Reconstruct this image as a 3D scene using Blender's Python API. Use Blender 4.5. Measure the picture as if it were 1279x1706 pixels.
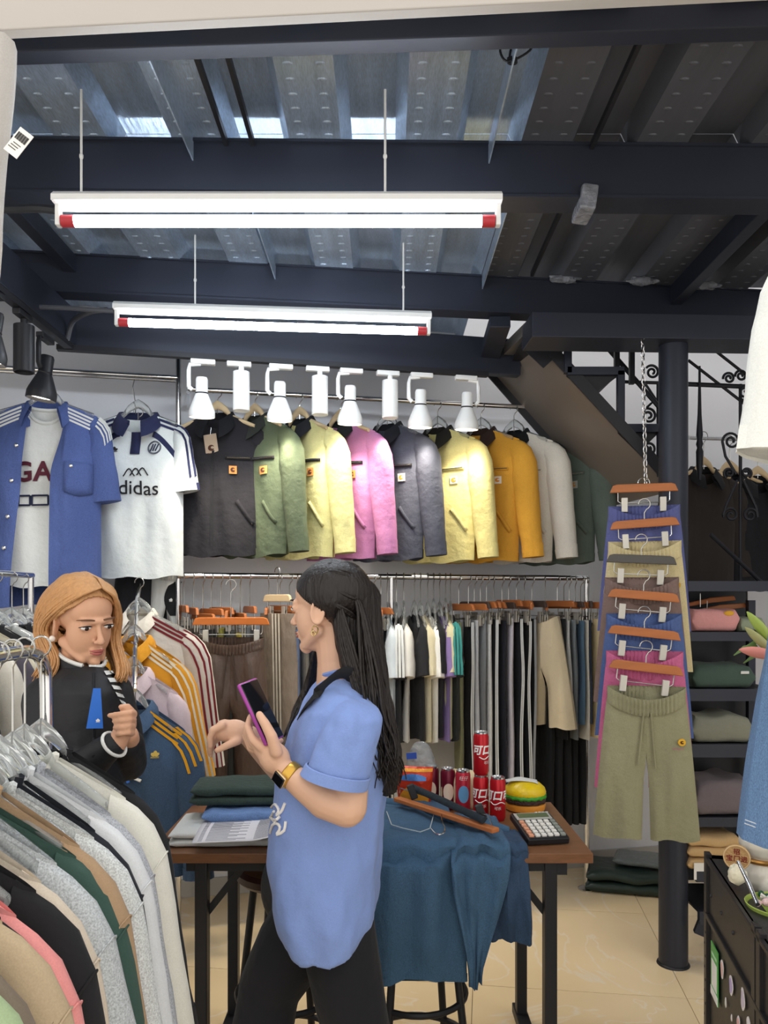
import bpy, bmesh, math, random
from mathutils import Vector, Matrix, noise, Euler
random.seed(7)
R = math.radians
sc = bpy.context.scene
for o in list(bpy.data.objects): bpy.data.objects.remove(o)
COL = sc.collection
# ------------------------------------------------------------------ camera, world, exposure
F, CX, HY, EYE = 1300.0, 639.5, 1000.0, 1.5
cam_d = bpy.data.cameras.new('camera'); cam = bpy.data.objects.new('camera', cam_d); COL.objects.link(cam)
cam.location = (0, 0, EYE); cam.rotation_euler = (R(90), 0, 0)
cam_d.sensor_fit = 'VERTICAL'; cam_d.sensor_height = 36; cam_d.lens = F/1706*36
cam_d.shift_y = (HY-853)/1706; cam_d.clip_start = .02
sc.camera = cam
w = bpy.data.worlds.new('world'); sc.world = w; w.use_nodes = True
w.node_tree.nodes['Background'].inputs[0].default_value = (1, .955, .90, 1)
w.node_tree.nodes['Background'].inputs[1].default_value = .95
sc.view_settings.view_transform = 'Standard'; sc.view_settings.look = 'None'
sc.view_settings.gamma = 1; sc.view_settings.use_curve_mapping = False
sc.view_settings.exposure = .68
TUBE_STRENGTH, SPOT_W = 25.0, 8.5
# ------------------------------------------------------------------ helpers
def P(px, py, Y): return Vector(((px-CX)*Y/F, Y, EYE-(py-HY)*Y/F))
def lin(h):
    h = h.lstrip('#'); c = [int(h[i:i+2], 16)/255 for i in (0, 2, 4)]
    return tuple((x/12.92 if x <= .04045 else ((x+.055)/1.055)**2.4) for x in c)+(1,)
MATS = {}
def mat(name, col, rough=.85, metal=0, var=.1, vscale=7, fine=.0, fscale=260, bump=.12, bscale=30, stretch=(1,1,1), trans=0, emit=0, sheen=0, coat=0, alpha=1, ior=1.45):
    if name in MATS: return MATS[name]
    m = bpy.data.materials.new(name); MATS[name] = m; m.use_nodes = True
    nt = m.node_tree; N = nt.nodes; L = nt.links; b = N['Principled BSDF']
    c = lin(col)
    tc = N.new('ShaderNodeTexCoord'); mp = N.new('ShaderNodeMapping'); mp.inputs['Scale'].default_value = stretch
    L.new(tc.outputs['Object'], mp.inputs[0])
    n1 = N.new('ShaderNodeTexNoise'); n1.inputs['Scale'].default_value = vscale; n1.inputs['Detail'].default_value = 4
    L.new(mp.outputs[0], n1.inputs['Vector'])
    fac = n1.outputs[0]
    mix = N.new('ShaderNodeMixRGB'); mix.inputs[1].default_value = tuple(x*(1-var) for x in c[:3])+(1,)
    mix.inputs[2].default_value = tuple(min(1, x*(1+var)) for x in c[:3])+(1,)
    L.new(fac, mix.inputs[0]); out = mix.outputs[0]
    if fine:
        n2 = N.new('ShaderNodeTexNoise'); n2.inputs['Scale'].default_value = fscale; n2.inputs['Detail'].default_value = 2
        L.new(mp.outputs[0], n2.inputs['Vector'])
        rp = N.new('ShaderNodeMapRange'); rp.inputs[1].default_value = .3; rp.inputs[2].default_value = .7
        rp.inputs[3].default_value = 1-fine; rp.inputs[4].default_value = 1+fine
        L.new(n2.outputs[0], rp.inputs[0])
        vm = N.new('ShaderNodeVectorMath'); vm.operation = 'SCALE'; L.new(out, vm.inputs[0]); L.new(rp.outputs[0], vm.inputs['Scale'])
        out = vm.outputs[0]
    L.new(out, b.inputs['Base Color'])
    b.inputs['Roughness'].default_value = rough; b.inputs['Metallic'].default_value = metal
    b.inputs['Transmission Weight'].default_value = trans; b.inputs['Sheen Weight'].default_value = sheen
    b.inputs['Coat Weight'].default_value = coat; b.inputs['Alpha'].default_value = alpha; b.inputs['IOR'].default_value = ior
    if emit: b.inputs['Emission Color'].default_value = c; b.inputs['Emission Strength'].default_value = emit
    if bump:
        n3 = N.new('ShaderNodeTexNoise'); n3.inputs['Scale'].default_value = bscale; n3.inputs['Detail'].default_value = 5
        L.new(mp.outputs[0], n3.inputs['Vector'])
        bp = N.new('ShaderNodeBump'); bp.inputs['Strength'].default_value = bump; bp.inputs['Distance'].default_value = .02
        L.new(n3.outputs[0], bp.inputs['Height']); L.new(bp.outputs[0], b.inputs['Normal'])
    return m
def cloth(col, kind=''):
    k = 'cloth_%s_%s' % (col.strip('#'), kind)
    if kind == 'denim': return mat(k, col, .9, var=.22, vscale=5, fine=.28, fscale=420, bump=.3, bscale=28, stretch=(1.6, 1.6, .7))
    if kind == 'heather': return mat(k, col, .95, var=.06, fine=.3, fscale=330, bump=.2, bscale=24)
    if kind == 'nylon': return mat(k, col, .38, var=.15, vscale=12, bump=.5, bscale=22, stretch=(1.4, 1.4, .5))
    if kind == 'washed': return mat(k, col, .9, var=.18, vscale=4, fine=.1, fscale=350, bump=.3, bscale=26)
    return mat(k, col, .9, var=.07, fine=.06, fscale=400, bump=.22, bscale=22, sheen=.05)
NAVY = mat('painted_steel', '#2d313d', .42, .25, var=.15, vscale=3, bump=.03)
BLACKM = mat('black_steel', '#25262b', .45, .2, var=.15, bump=.03)
CHROME = mat('chrome', '#d8d8d8', .14, 1, var=.05, bump=0)
WHITEP = mat('white_plastic', '#eef0ef', .4, var=.03, bump=0)
CLEAR = mat('clear_acrylic', '#f4f8f8', .08, var=0, bump=0, trans=.85)
WOODH = mat('hanger_wood', '#b06a3a', .45, var=.25, vscale=5, stretch=(1, 8, 8), bump=.05)
ORANGEW = mat('hanger_orange', '#d2732a', .45, var=.15, vscale=5, stretch=(1, 8, 8), bump=.05)
PALEW = mat('hanger_pale', '#dcc49c', .5, var=.12, vscale=5, stretch=(1, 8, 8), bump=.05)
WIRE = mat('steel_wire', '#b9b9b5', .25, 1, var=.05, bump=0)
SKIN = mat('skin', '#dcb195', .5, var=.05, vscale=10, bump=.03, bscale=120)
SKIN2 = mat('skin_warm', '#d3a283', .5, var=.06, vscale=10, bump=.03, bscale=120)

WM = {}
def reg(o, parent=None):
    COL.objects.link(o)
    if parent is not None: o.parent = parent
    return o
def tag(o, label, cat, group=None, kind=None):
    if label: o['label'] = label
    if cat: o['category'] = cat
    if group: o['group'] = group
    if kind: o['kind'] = kind
    return o
def thing(name, label, cat, loc=(0, 0, 0), rotz=0, group=None, kind=None):
    o = bpy.data.objects.new(name, None); o.empty_display_size = .05; reg(o)
    o.location = loc; o.rotation_euler = (0, 0, rotz)
    WM[o.name] = Matrix.Translation(Vector(loc)) @ Matrix.Rotation(rotz, 4, 'Z')
    return tag(o, label, cat, group, kind)
class B:
    def __init__(s): s.v = []; s.f = []
    def add(s, vs, fs):
        n = len(s.v); s.v += [Vector(v) for v in vs]; s.f += [tuple(i+n for i in f) for f in fs]; return s
    def box(s, c, d, rot=None):
        x, y, z = [q/2 for q in d]
        vs = [Vector((a*x, b*y, e*z)) for a in (-1, 1) for b in (-1, 1) for e in (-1, 1)]
        if rot is not None: vs = [rot @ v for v in vs]
        return s.add([v+Vector(c) for v in vs], [(0,1,3,2),(4,6,7,5),(0,4,5,1),(2,3,7,6),(0,2,6,4),(1,5,7,3)])
    def beam(s, a, b, wd, h, up=Vector((0, 0, 1))):
        a = Vector(a); b = Vector(b); d = (b-a).normalized(); sd = d.cross(up)
        if sd.length < 1e-4: sd = Vector((1, 0, 0))
        sd.normalize(); u = sd.cross(d).normalized()
        vs = [p+sd*wd/2*i+u*h/2*j for p in (a, b) for i in (-1, 1) for j in (-1, 1)]
        return s.add(vs, [(0,1,3,2),(4,6,7,5),(0,4,5,1),(2,3,7,6),(0,2,6,4),(1,5,7,3)])
    def loft(s, rings, closed=True, caps=True):
        n = len(rings[0]); k = len(s.v)
        for r in rings: s.v += [Vector(q) for q in r]
        for i in range(len(rings)-1):
            for j in range(n if closed else n-1):
                a = k+i*n+j; b = k+i*n+(j+1) % n
                s.f.append((a, b, b+n, a+n))
        if caps and closed:
            s.f.append(tuple(k+j for j in reversed(range(n)))); s.f.append(tuple(k+(len(rings)-1)*n+j for j in range(n)))
        return s
    def tube(s, pts, rad, n=8, caps=True, flat=1.0, fdir=None):
        pts = [Vector(p) for p in pts]
        if not isinstance(rad, (list, tuple)): rad = [rad]*len(pts)
        rings = []; pu = None
        for i, p in enumerate(pts):
            d = (pts[min(i+1, len(pts)-1)]-pts[max(i-1, 0)])
            d = d.normalized() if d.length > 1e-9 else Vector((0, 0, 1))
            if fdir is not None: u = Vector(fdir)-d*d.dot(Vector(fdir))
            elif pu is None: u = d.orthogonal()
            else: u = pu-d*pu.dot(d)
            if u.length < 1e-5: u = d.orthogonal()
            u.normalize(); v = d.cross(u); pu = u
            rings.append([p+u*math.cos(t)*rad[i]+v*math.sin(t)*rad[i]*flat for t in [2*math.pi*j/n for j in range(n)]])
        return s.loft(rings, True, caps)
    def lathe(s, prof, o=(0, 0, 0), n=20, caps=True, rot=None):
        rings = []
        for r, z in prof:
            ring = [Vector((r*math.cos(2*math.pi*j/n), r*math.sin(2*math.pi*j/n), z)) for j in range(n)]
            if rot is not None: ring = [rot @ q for q in ring]
            rings.append([q+Vector(o) for q in ring])
        return s.loft(rings, True, caps)
    def ell(s, c, r, rot=None, n=14, m=9):
        rings = []
        for i in range(m+1):
            ph = -math.pi/2+math.pi*i/m; ph = max(-1.52, min(1.52, ph))
            ring = [Vector((r[0]*math.cos(ph)*math.cos(2*math.pi*j/n), r[1]*math.cos(ph)*math.sin(2*math.pi*j/n), r[2]*math.sin(ph))) for j in range(n)]
            if rot is not None: ring = [rot @ q for q in ring]
            rings.append([q+Vector(c) for q in ring])
        return s.loft(rings)
    def limb(s, pts, rad, n=12):
        pts = [Vector(p) for p in pts]
        s.tube(pts, rad, n)
        for p, r in zip(pts, rad): s.ell(p, (r, r, r), n=n, m=7)
        return s
    def prism(s, poly, fn, th):
        """poly: 2D outline; fn(x,y,h)->Vector"""
        n = len(poly)
        vs = [fn(x, y, 0) for x, y in poly]+[fn(x, y, th) for x, y in poly]
        fs = [tuple(range(n)), tuple(reversed(range(n, 2*n)))]+[(j, n+j, n+(j+1) % n, (j+1) % n) for j in range(n)]
        return s.add(vs, fs)
    def build(s, name, m, parent=None, smooth=True, world=False, bevel=0, sub=0, solid=0, auto=40):
        me = bpy.data.meshes.new(name)
        vs = s.v
        if world and parent is not None:
            inv = WM[parent.name].inverted(); vs = [inv @ v for v in vs]
        me.from_pydata([tuple(v) for v in vs], [], s.f); me.materials.append(m)
        bm = bmesh.new(); bm.from_mesh(me); bmesh.ops.recalc_face_normals(bm, faces=bm.faces); bm.to_mesh(me); bm.free()
        if smooth:
            me.polygons.foreach_set('use_smooth', [True]*len(me.polygons))
            try: me.set_sharp_from_angle(angle=R(auto))
            except Exception: pass
        o = bpy.data.objects.new(name, me); reg(o, parent)
        if parent is not None and parent.name in WM: WM[o.name] = WM[parent.name]
        else: WM[o.name] = Matrix.Identity(4)
        if bevel:
            md = o.modifiers.new('bevel', 'BEVEL'); md.width = bevel; md.segments = 2; md.limit_method = 'ANGLE'
        if solid:
            md = o.modifiers.new('solid', 'SOLIDIFY'); md.thickness = solid; md.offset = 0
        if sub:
            md = o.modifiers.new('sub', 'SUBSURF'); md.levels = sub; md.render_levels = sub
        return o
def fuse(b, voxel, iters, name, m, parent=None, world=True):
    me = bpy.data.meshes.new('tmp'); me.from_pydata([tuple(v) for v in b.v], [], b.f)
    bm = bmesh.new(); bm.from_mesh(me); bmesh.ops.recalc_face_normals(bm, faces=bm.faces); bm.to_mesh(me); bm.free()
    t = bpy.data.objects.new('tmp', me); COL.objects.link(t)
    md = t.modifiers.new('r', 'REMESH'); md.mode = 'VOXEL'; md.voxel_size = voxel
    sm = t.modifiers.new('s', 'SMOOTH'); sm.factor = .5; sm.iterations = iters
    dg = bpy.context.evaluated_depsgraph_get(); dg.update()
    nm = bpy.data.meshes.new_from_object(t.evaluated_get(dg)); bpy.data.objects.remove(t)
    if world and parent is not None: nm.transform(WM[parent.name].inverted())
    nm.name = name; nm.materials.clear(); nm.materials.append(m)
    nm.polygons.foreach_set('use_smooth', [True]*len(nm.polygons))
    o = bpy.data.objects.new(name, nm); reg(o, parent)
    WM[o.name] = WM[parent.name] if parent is not None else Matrix.Identity(4)
    return o
def text_geo(txt, size, space=1.0, bold=0):
    cu = bpy.data.curves.new('t', 'FONT'); cu.body = txt; cu.size = size; cu.align_x = 'CENTER'; cu.align_y = 'CENTER'
    cu.space_character = space; cu.resolution_u = 4; cu.offset = bold
    o = bpy.data.objects.new('t', cu); COL.objects.link(o)
    dg = bpy.context.evaluated_depsgraph_get(); dg.update()
    me = bpy.data.meshes.new_from_object(o.evaluated_get(dg))
    bm = bmesh.new(); bm.from_mesh(me); bmesh.ops.triangulate(bm, faces=bm.faces)
    bmesh.ops.subdivide_edges(bm, edges=[e for e in bm.edges if e.calc_length() > size*.4], cuts=2)
    bmesh.ops.triangulate(bm, faces=bm.faces)
    vs = [v.co.copy() for v in bm.verts]; bm.verts.index_update(); fs = [tuple(v.index for v in f.verts) for f in bm.faces]; bm.free()
    bpy.data.objects.remove(o); return vs, fs
def write(name, txt, size, fn, m, parent, space=1.0, bold=0, world=False):
    vs, fs = text_geo(txt, size, space, bold); b = B(); b.add([fn(v.x, v.y) for v in vs], fs)
    return b.build(name, m, parent, smooth=False, world=world)
def ss(a, b, x):
    t = max(0, min(1, (x-a)/(b-a))); return t*t*(3-2*t)
def lerp(a, b, t): return a+(b-a)*t
def interp(tab, x):
    if x <= tab[0][0]: return tab[0][1]
    for (x0, y0), (x1, y1) in zip(tab, tab[1:]):
        if x <= x1: return y0+(y1-y0)*(x-x0)/(x1-x0)
    return tab[-1][1]
def curve_pts(pts, n):
    """Catmull-Rom resample"""
    pts = [Vector(p) for p in pts]; q = [pts[0]*2-pts[1]]+pts+[pts[-1]*2-pts[-2]]; out = []
    segs = len(pts)-1
    for i in range(n):
        t = i/(n-1)*segs; k = min(int(t), segs-1); t -= k
        a, b, c, d = q[k:k+4]
        out.append(.5*((2*b)+(c-a)*t+(2*a-5*b+4*c-d)*t*t+(3*b-a-3*c+d)*t**3))
    return out
def copy_tree(o, parent=None):
    c = o.copy(); reg(c, parent)
    for ch in o.children: copy_tree(ch, c)
    return c
# the rails and the back wall run at an angle to the camera
SL = .21; AW = math.atan(SL); EX = Vector((math.cos(AW), math.sin(AW), 0)); EY_ = Vector((-math.sin(AW), math.cos(AW), 0))
def onrail(px, d=0.0, z=0.0, base=3.851):
    """point seen at px on the rail line; d = metres behind it"""
    k = (px-CX)/F; base = base+d/math.cos(AW); Y = base/(1-SL*k); return Vector((k*Y, Y, z))
# ================================================================== SETTING
def struct(o, label=None):
    o['kind'] = 'structure'
    if label: o['label'] = label
    return o
WALLM = mat('wall_paint', '#eaecf1', .7, var=.05, vscale=2, bump=.05, bscale=60)
TILEM = mat('marble_tile', '#f0dab2', .16, var=.1, vscale=1.6, bump=0)
def vein(m):
    nt = m.node_tree; N = nt.nodes; L = nt.links; b = N['Principled BSDF']
    w1 = N.new('ShaderNodeTexNoise'); w1.inputs['Scale'].default_value = 1.3; w1.inputs['Detail'].default_value = 6; w1.inputs['Distortion'].default_value = 1.2
    geo = N.new('ShaderNodeNewGeometry'); L.new(geo.outputs['Position'], w1.inputs['Vector'])
    ab = N.new('ShaderNodeMath'); ab.operation = 'SUBTRACT'; ab.inputs[1].default_value = .5; L.new(w1.outputs[0], ab.inputs[0])
    a2 = N.new('ShaderNodeMath'); a2.operation = 'ABSOLUTE'; L.new(ab.outputs[0], a2.inputs[0])
    mr = N.new('ShaderNodeMapRange'); mr.inputs[1].default_value = 0; mr.inputs[2].default_value = .012; mr.inputs[3].default_value = .55; mr.inputs[4].default_value = 0
    L.new(a2.outputs[0], mr.inputs[0])
    old = b.inputs['Base Color'].links[0].from_socket
    mx = N.new('ShaderNodeMixRGB'); mx.inputs[2].default_value = lin('#f4ece0'); L.new(mr.outputs[0], mx.inputs[0]); L.new(old, mx.inputs[1])
    L.new(mx.outputs[0], b.inputs['Base Color'])
vein(TILEM)
floor = B().box((0, 2.2, -.03), (6.4, 7.4, .05)).build('floor', mat('grout', '#a2957f', .9), smooth=False); struct(floor, 'cream marble tiled shop floor')
TA = R(-7.5); ta = Vector((math.cos(TA), math.sin(TA), 0)); tb = Vector((-math.sin(TA), math.cos(TA), 0)); t0 = Vector((1.14, 2.94, 0))
tile_me = None
for i in range(-5, 3):
    for j in range(-3, 3):
        c = t0+ta*(.8*(i+.5))+tb*(.8*(j+.5))
        if not(-3 < c.x < 3.1 and -.9 < c.y < 5.4): continue
        if tile_me is None:
            o = B().box((0, 0, -.0045), (.797, .797, .009)).build('floor_tile', TILEM, floor, smooth=False, bevel=.0008); tile_me = o.data
        else:
            o = bpy.data.objects.new('floor_tile', tile_me); reg(o, floor)
        o.location = (c.x, c.y, .0); o.rotation_euler = (0, 0, TA)
# back wall in wall coordinates
def wallbox(s0, s1, d0, d1, z0, z1):
    o = Vector((0, 3.851, 0)); b = B()
    vs = [o+EX*s+EY_*d+Vector((0, 0, z)) for s in (s0, s1) for d in (d0, d1) for z in (z0, z1)]
    return b.add(vs, [(0,1,3,2),(4,6,7,5),(0,4,5,1),(2,3,7,6),(0,2,6,4),(1,5,7,3)])
struct(wallbox(-2.7, 2.9, .30, .40, 0, 5).build('wall_back', WALLM, smooth=False), 'pale grey back wall behind the clothes rails')
struct(wallbox(-2.4, 2.6, .288, .30, 0, .09).build('baseboard_back', mat('skirting', '#b9b7b2', .5), smooth=False), 'low grey skirting along the back wall')
struct(B().box((-2.25, 2.9, 1.5), (.1, 2.6, 3)).build('wall_left', WALLM, smooth=False), 'pale side wall on the left')
struct(B().box((2.4, 3.2, 2.5), (.1, 3.2, 5)).build('wall_right', WALLM, smooth=False), 'pale side wall on the right')
struct(B().box((0, 4.2, 5.02), (6, 2.6, .06)).build('trim_1', WALLM, smooth=False), 'pale ceiling high above the stairwell')
# galvanised deck
GALV = mat('galvanised_deck', '#adbfd4', .34, .5, var=.32, vscale=5, fine=.15, fscale=60, bump=.12, bscale=8, stretch=(7, .8, 1))
ceil = thing('ceiling', 'ribbed galvanised steel deck ceiling', None, (0, 0, 0)); struct(ceil)
ZD = 2.888
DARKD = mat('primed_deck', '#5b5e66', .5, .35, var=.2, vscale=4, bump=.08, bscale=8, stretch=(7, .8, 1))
def sheet(x0, y0, y1):
    b = B(); prof = []
    for k in range(2):
        a = x0+.35*k
        prof += [(a, 0), (a+.155, 0), (a+.185, .062), (a+.32, .062), (a+.35, 0)]
    rings = [[Vector((x, y, ZD+z)) for x, z in prof]+[Vector((x, y, ZD+z+.004)) for x, z in reversed(prof)] for y in (y0, y1)]
    b.loft(rings, True, True)
    for k in range(2):
        a = x0+.35*k
        y = y0+.05
        while y < y1:
            for dx in (.035, .12):
                b.ell((a+dx, y, ZD), (.014, .007, .0035), n=8, m=4)
            y += .062
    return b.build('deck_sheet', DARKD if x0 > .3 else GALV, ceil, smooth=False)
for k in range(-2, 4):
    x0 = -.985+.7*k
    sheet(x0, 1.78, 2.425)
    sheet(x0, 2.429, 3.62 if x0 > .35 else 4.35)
for x, y0, y1, h, mm in ((.318, 1.86, 2.37, .065, GALV), (-.575, 1.9, 2.36, .065, GALV), (-.45, 2.49, 3.27, .06, GALV), (.42, 2.5, 3.33, .06, GALV),
                   (.63, 1.85, 2.37, .02, BLACKM), (-.475, 1.9, 2.36, .02, BLACKM), (-.395, 1.9, 2.36, .02, BLACKM), (.625, 2.49, 3.3, .02, BLACKM)):
    B().box((x, (y0+y1)/2, ZD-h/2), (.004 if h > .03 else .012, y1-y0, h)).build('deck_seam', mm, ceil, smooth=False)
def beam(name, label, a, b, wd, h, m=NAVY):
    o = B().beam(a, b, wd, h).build(name, m, smooth=False, bevel=.003); struct(o, label); return o
def hbeam(name, label, a, b, wd, h):
    t = thing(name, label, None, (0, 0, 0)); struct(t)
    a = Vector(a); b = Vector(b); u = Vector((0, 0, 1)); sd = (b-a).normalized().cross(u).normalized()
    B().beam(a, b, wd*.8, h-.016).build('web', NAVY, t, smooth=False)
    B().beam(a+u*(h/2-.004), b+u*(h/2-.004), wd, .008).build('flange', NAVY, t, smooth=False)
    B().beam(a-u*(h/2-.004), b-u*(h/2-.004), wd, .008).build('flange', NAVY, t, smooth=False)
hbeam('steel_beam', 'deep dark navy steel beam behind the nearer tube light', (-2.2, 2.36, 2.803), (2.35, 2.44, 2.803), .10, .168)
hbeam('steel_beam', 'dark navy steel beam above the farther tube light', (-2.2, 3.045, 2.812), (2.35, 3.62, 2.812), .09, .158)
b0 = Vector((0, 3.60, 2.655)); 
beam('steel_channel', 'dark navy edge beam above the row of white spotlights', b0-EX*1.35, b0+EX*.66, .05, .17)
beam('steel_channel', 'dark navy side beam over the black spotlights', (-1.33, 1.9, 2.65), (-1.33, 3.30, 2.65), .06, .15)
beam('purlin', 'thin grey steel purlin on the left of the deck', (-1.26, 2.5, 2.85), (-1.26, 3.15, 2.85), .05, .07)
beam('purlin', 'thin grey steel purlin on the right of the deck', (1.29, 2.5, 2.85), (1.29, 3.45, 2.85), .05, .09)
beam('purlin', 'grey brace running to the stair head', (.50, 3.36, 2.70), (.50, 3.74, 2.66), .09, .05)
# shop front lintel and fascia
beam('trim_2', 'dark steel lintel under the white fascia', (-1.5, 1.93, 2.85), (1.5, 1.79, 2.85), .05, .06)
FASC = mat('fascia_board', '#b8b3ad', .6, var=.03, vscale=4, bump=.08, bscale=14)
beam('trim_3', 'white fascia board across the shop front', (-1.5, 1.77, 2.95), (1.5, 1.565, 2.95), .03, .40, FASC)
# column, stair header
beam('steel_channel', 'dark box beam over the column', (.585, 3.19, 2.5975), (2.3, 3.26, 2.5975), .18, .10)
c = B(); c.lathe([(.058, 0), (.058, 2.57)], (1.193, 3.22, 0), 28); col = c.build('steel_column', NAVY)
struct(col, 'round dark steel column behind the hanging shorts')
B().lathe([(.066, 0), (.064, .006), (.058, .01)], (1.193, 3.22, 0), 24).build('base_plate', BLACKM, col)
# ---- stair
STEELB = mat('brown_soffit', '#857b72', .4, .3, var=.12, vscale=2, bump=.02)
st = thing('steel_staircase', 'dark steel staircase with a sloping brown underside climbing left', 'staircase', (0, 0, 0))
pf = [Vector((.555, 4.0, 2.67)), Vector((1.16, 4.0, 1.98)), Vector((1.28, 3.38, 1.98)), Vector((.675, 3.44, 2.67))]
nrm = Vector((.75, 0, .66)).normalized()
b = B(); b.add(pf+[p+nrm*.02 for p in pf], [(0,1,2,3),(7,6,5,4),(0,4,5,1),(1,5,6,2),(2,6,7,3),(3,7,4,0)]); b.build('soffit', STEELB, st, smooth=False)
B().beam(pf[0]+Vector((-.01, 0, 0)), pf[1]+Vector((-.01, 0, 0)), .012, .05).build('stringer', BLACKM, st, smooth=False)
B().beam(pf[3], pf[2], .012, .05).build('stringer', BLACKM, st, smooth=False)
B().beam(Vector((.52, 4.02, 2.675)), Vector((.655, 3.40, 2.70)), .05, .05).build('header', mat('header_grey', '#807c7a', .5, .3), st, smooth=False)
def stepz(px0, px1, py, drop):
    Y = 3.42; a = P(px0, py, Y); e = P(px1, py, Y)
    B().beam(a, e, .03, .035).build('tread_frame', NAVY, st, smooth=False)
    B().box(((a.x+e.x)/2, Y+.26, a.z+.012), (e.x-a.x, .5, .006)).build('tread', BLACKM, st, smooth=False)
    q = P(px1-9, py+drop, Y); B().beam(e-Vector((.012, 0, 0)), Vector((e.x-.012, Y, q.z)), .03, .03, Vector((0, 1, 0))).build('riser_frame', NAVY, st, smooth=False)
    t3 = [a+Vector((0, .01, -.017)), e+Vector((-.02, .01, -.017)), Vector((lerp(a.x, e.x, .45), Y+.01, a.z-.105))]
    b = B(); b.add(t3+[p+Vector((0, .006, 0)) for p in t3], [(0,1,2),(5,4,3),(0,3,4,1),(1,4,5,2),(2,5,3,0)]); b.build('tread_bracket', BLACKM, st, smooth=False)
stepz(944, 1038, 619, 96); stepz(1030, 1106, 714, 80); stepz(870, 950, 572, 50)
for px, y0, y1 in ((1027, 566, 620), (1052, 566, 640)):
    B().beam(P(px, y0, 3.5), P(px, y1, 3.5), .022, .022, Vector((0, 1, 0))).build('baluster', BLACKM, st, smooth=False)
# ---- wrought iron railing behind the column
IRON = mat('wrought_iron', '#23242b', .5, .4, var=.1, bump=.05)
rl = thing('iron_railing', 'black wrought iron railing with scrolls beside the column', 'railing', (0, 0, 0))
def bar(x0, y0, x1, y1, Y=3.62, r=.008, nm='rail_bar'):
    B().tube([P(x0, y0, Y), P(x1, y1, Y)], r, 8).build(nm, IRON, rl)
def scroll(cx, cy, r, turns=1.6, d=1, a0=0, Y=3.6, tail=None):
    pts = []
    for i in range(30):
        t = i/29; a = a0+d*turns*2*math.pi*t; rr = r*(1-.78*t)
        pts.append(P(cx+rr*math.cos(a), cy+rr*math.sin(a), Y))
    if tail: pts = [P(*tail[k], Y) for k in range(len(tail))]+pts
    B().tube(pts, .006, 6).build('scroll', IRON, rl)
bar(1000, 566, 1108, 690, 3.55, .011, 'handrail'); bar(1038, 636, 1100, 638); bar(1146, 640, 1262, 645, r=.011)
bar(1146, 600, 1262, 690, r=.007, nm='handrail'); bar(1168, 566, 1262, 640, r=.007, nm='handrail'); bar(1096, 640, 1096, 800, r=.008)
scroll(1086, 620, 12, d=1, a0=-2.5); scroll(1080, 693, 13, d=1, a0=-2.0, tail=[(1075, 640), (1092, 665)]); scroll(1080, 747, 13, d=-1, a0=2.8)
scroll(1214, 630, 10, d=1, a0=3); scroll(1234, 626, 10, d=1, a0=3); scroll(1240, 655, 12, d=-1, a0=2)
b = B(); b.tube([P(1165, y, 3.6) for y in (610, 640, 690, 725, 732, 740, 746, 752, 775, 800)], [.005, .006, .009, .015, .011, .016, .011, .016, .015, .007], 10); b.build('spindle', IRON, rl)
bar(1233, 640, 1233, 980, r=.008, nm='spindle')
scroll(1218, 735, 15, d=1, a0=3.1, tail=[(1226, 790), (1208, 760)]); scroll(1217, 858, 13, d=1, a0=2.8, turns=1.5, tail=[(1228, 800), (1208, 845)])
scroll(1249, 858, 13, d=-1, a0=.3, turns=1.5, tail=[(1238, 800), (1259, 845)]); scroll(1214, 788, 9, d=1, a0=2); scroll(1243, 788, 9, d=-1, a0=1)
bar(1183, 890, 1268, 970, 3.5, .009, 'handrail')
# ---- lower stair flight: treads carrying folded clothes
lf = thing('lower_stair_flight', 'black steel stair treads beside the column holding folded clothes', 'staircase', (0, 0, 0))
TR = []
for i, (py, h) in enumerate(((968, 17), (1053, 15), (1148, 20), (1240, 22), (1362, 16), (1452, 18), (1519, 22))):
    Y = 3.30-.03*i; a = P(1143, py, Y); a.x = max(a.x, 1.262); e = P(1300, py, Y); hz = h*Y/F
    B().box(((a.x+e.x)/2, Y+.012, a.z-hz/2), (e.x-a.x, .024, hz)).build('tread_edge', NAVY, lf, smooth=False)
    B().box(((a.x+e.x)/2, Y+.17, a.z-.006), (e.x-a.x, .30, .008)).build('tread', BLACKM, lf, smooth=False)
    TR.append((a.z, Y))
B().beam(Vector((1.262, 3.14, P(1142, 1535, 3.14).z)), Vector((1.62, 3.06, P(1142, 1545, 3.14).z-.11)), .03, .09).build('stringer', NAVY, lf, smooth=False)
B().box((1.62, 3.45, .75), (.03, .03, 1.5)).build('post', NAVY, lf, smooth=False)
B().box((1.62, 3.09, .35), (.03, .03, .70)).build('post', NAVY, lf, smooth=False)
# dark backing of the lower flight (riser plates)
for i in range(len(TR)-1):
    z1, Y1 = TR[i]; z0, Y0 = TR[i+1]
    B().box((1.47, Y1+.325, (z0+z1)/2), (.42, .006, z1-z0)).build('riser_plate', BLACKM, lf, smooth=False)
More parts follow.
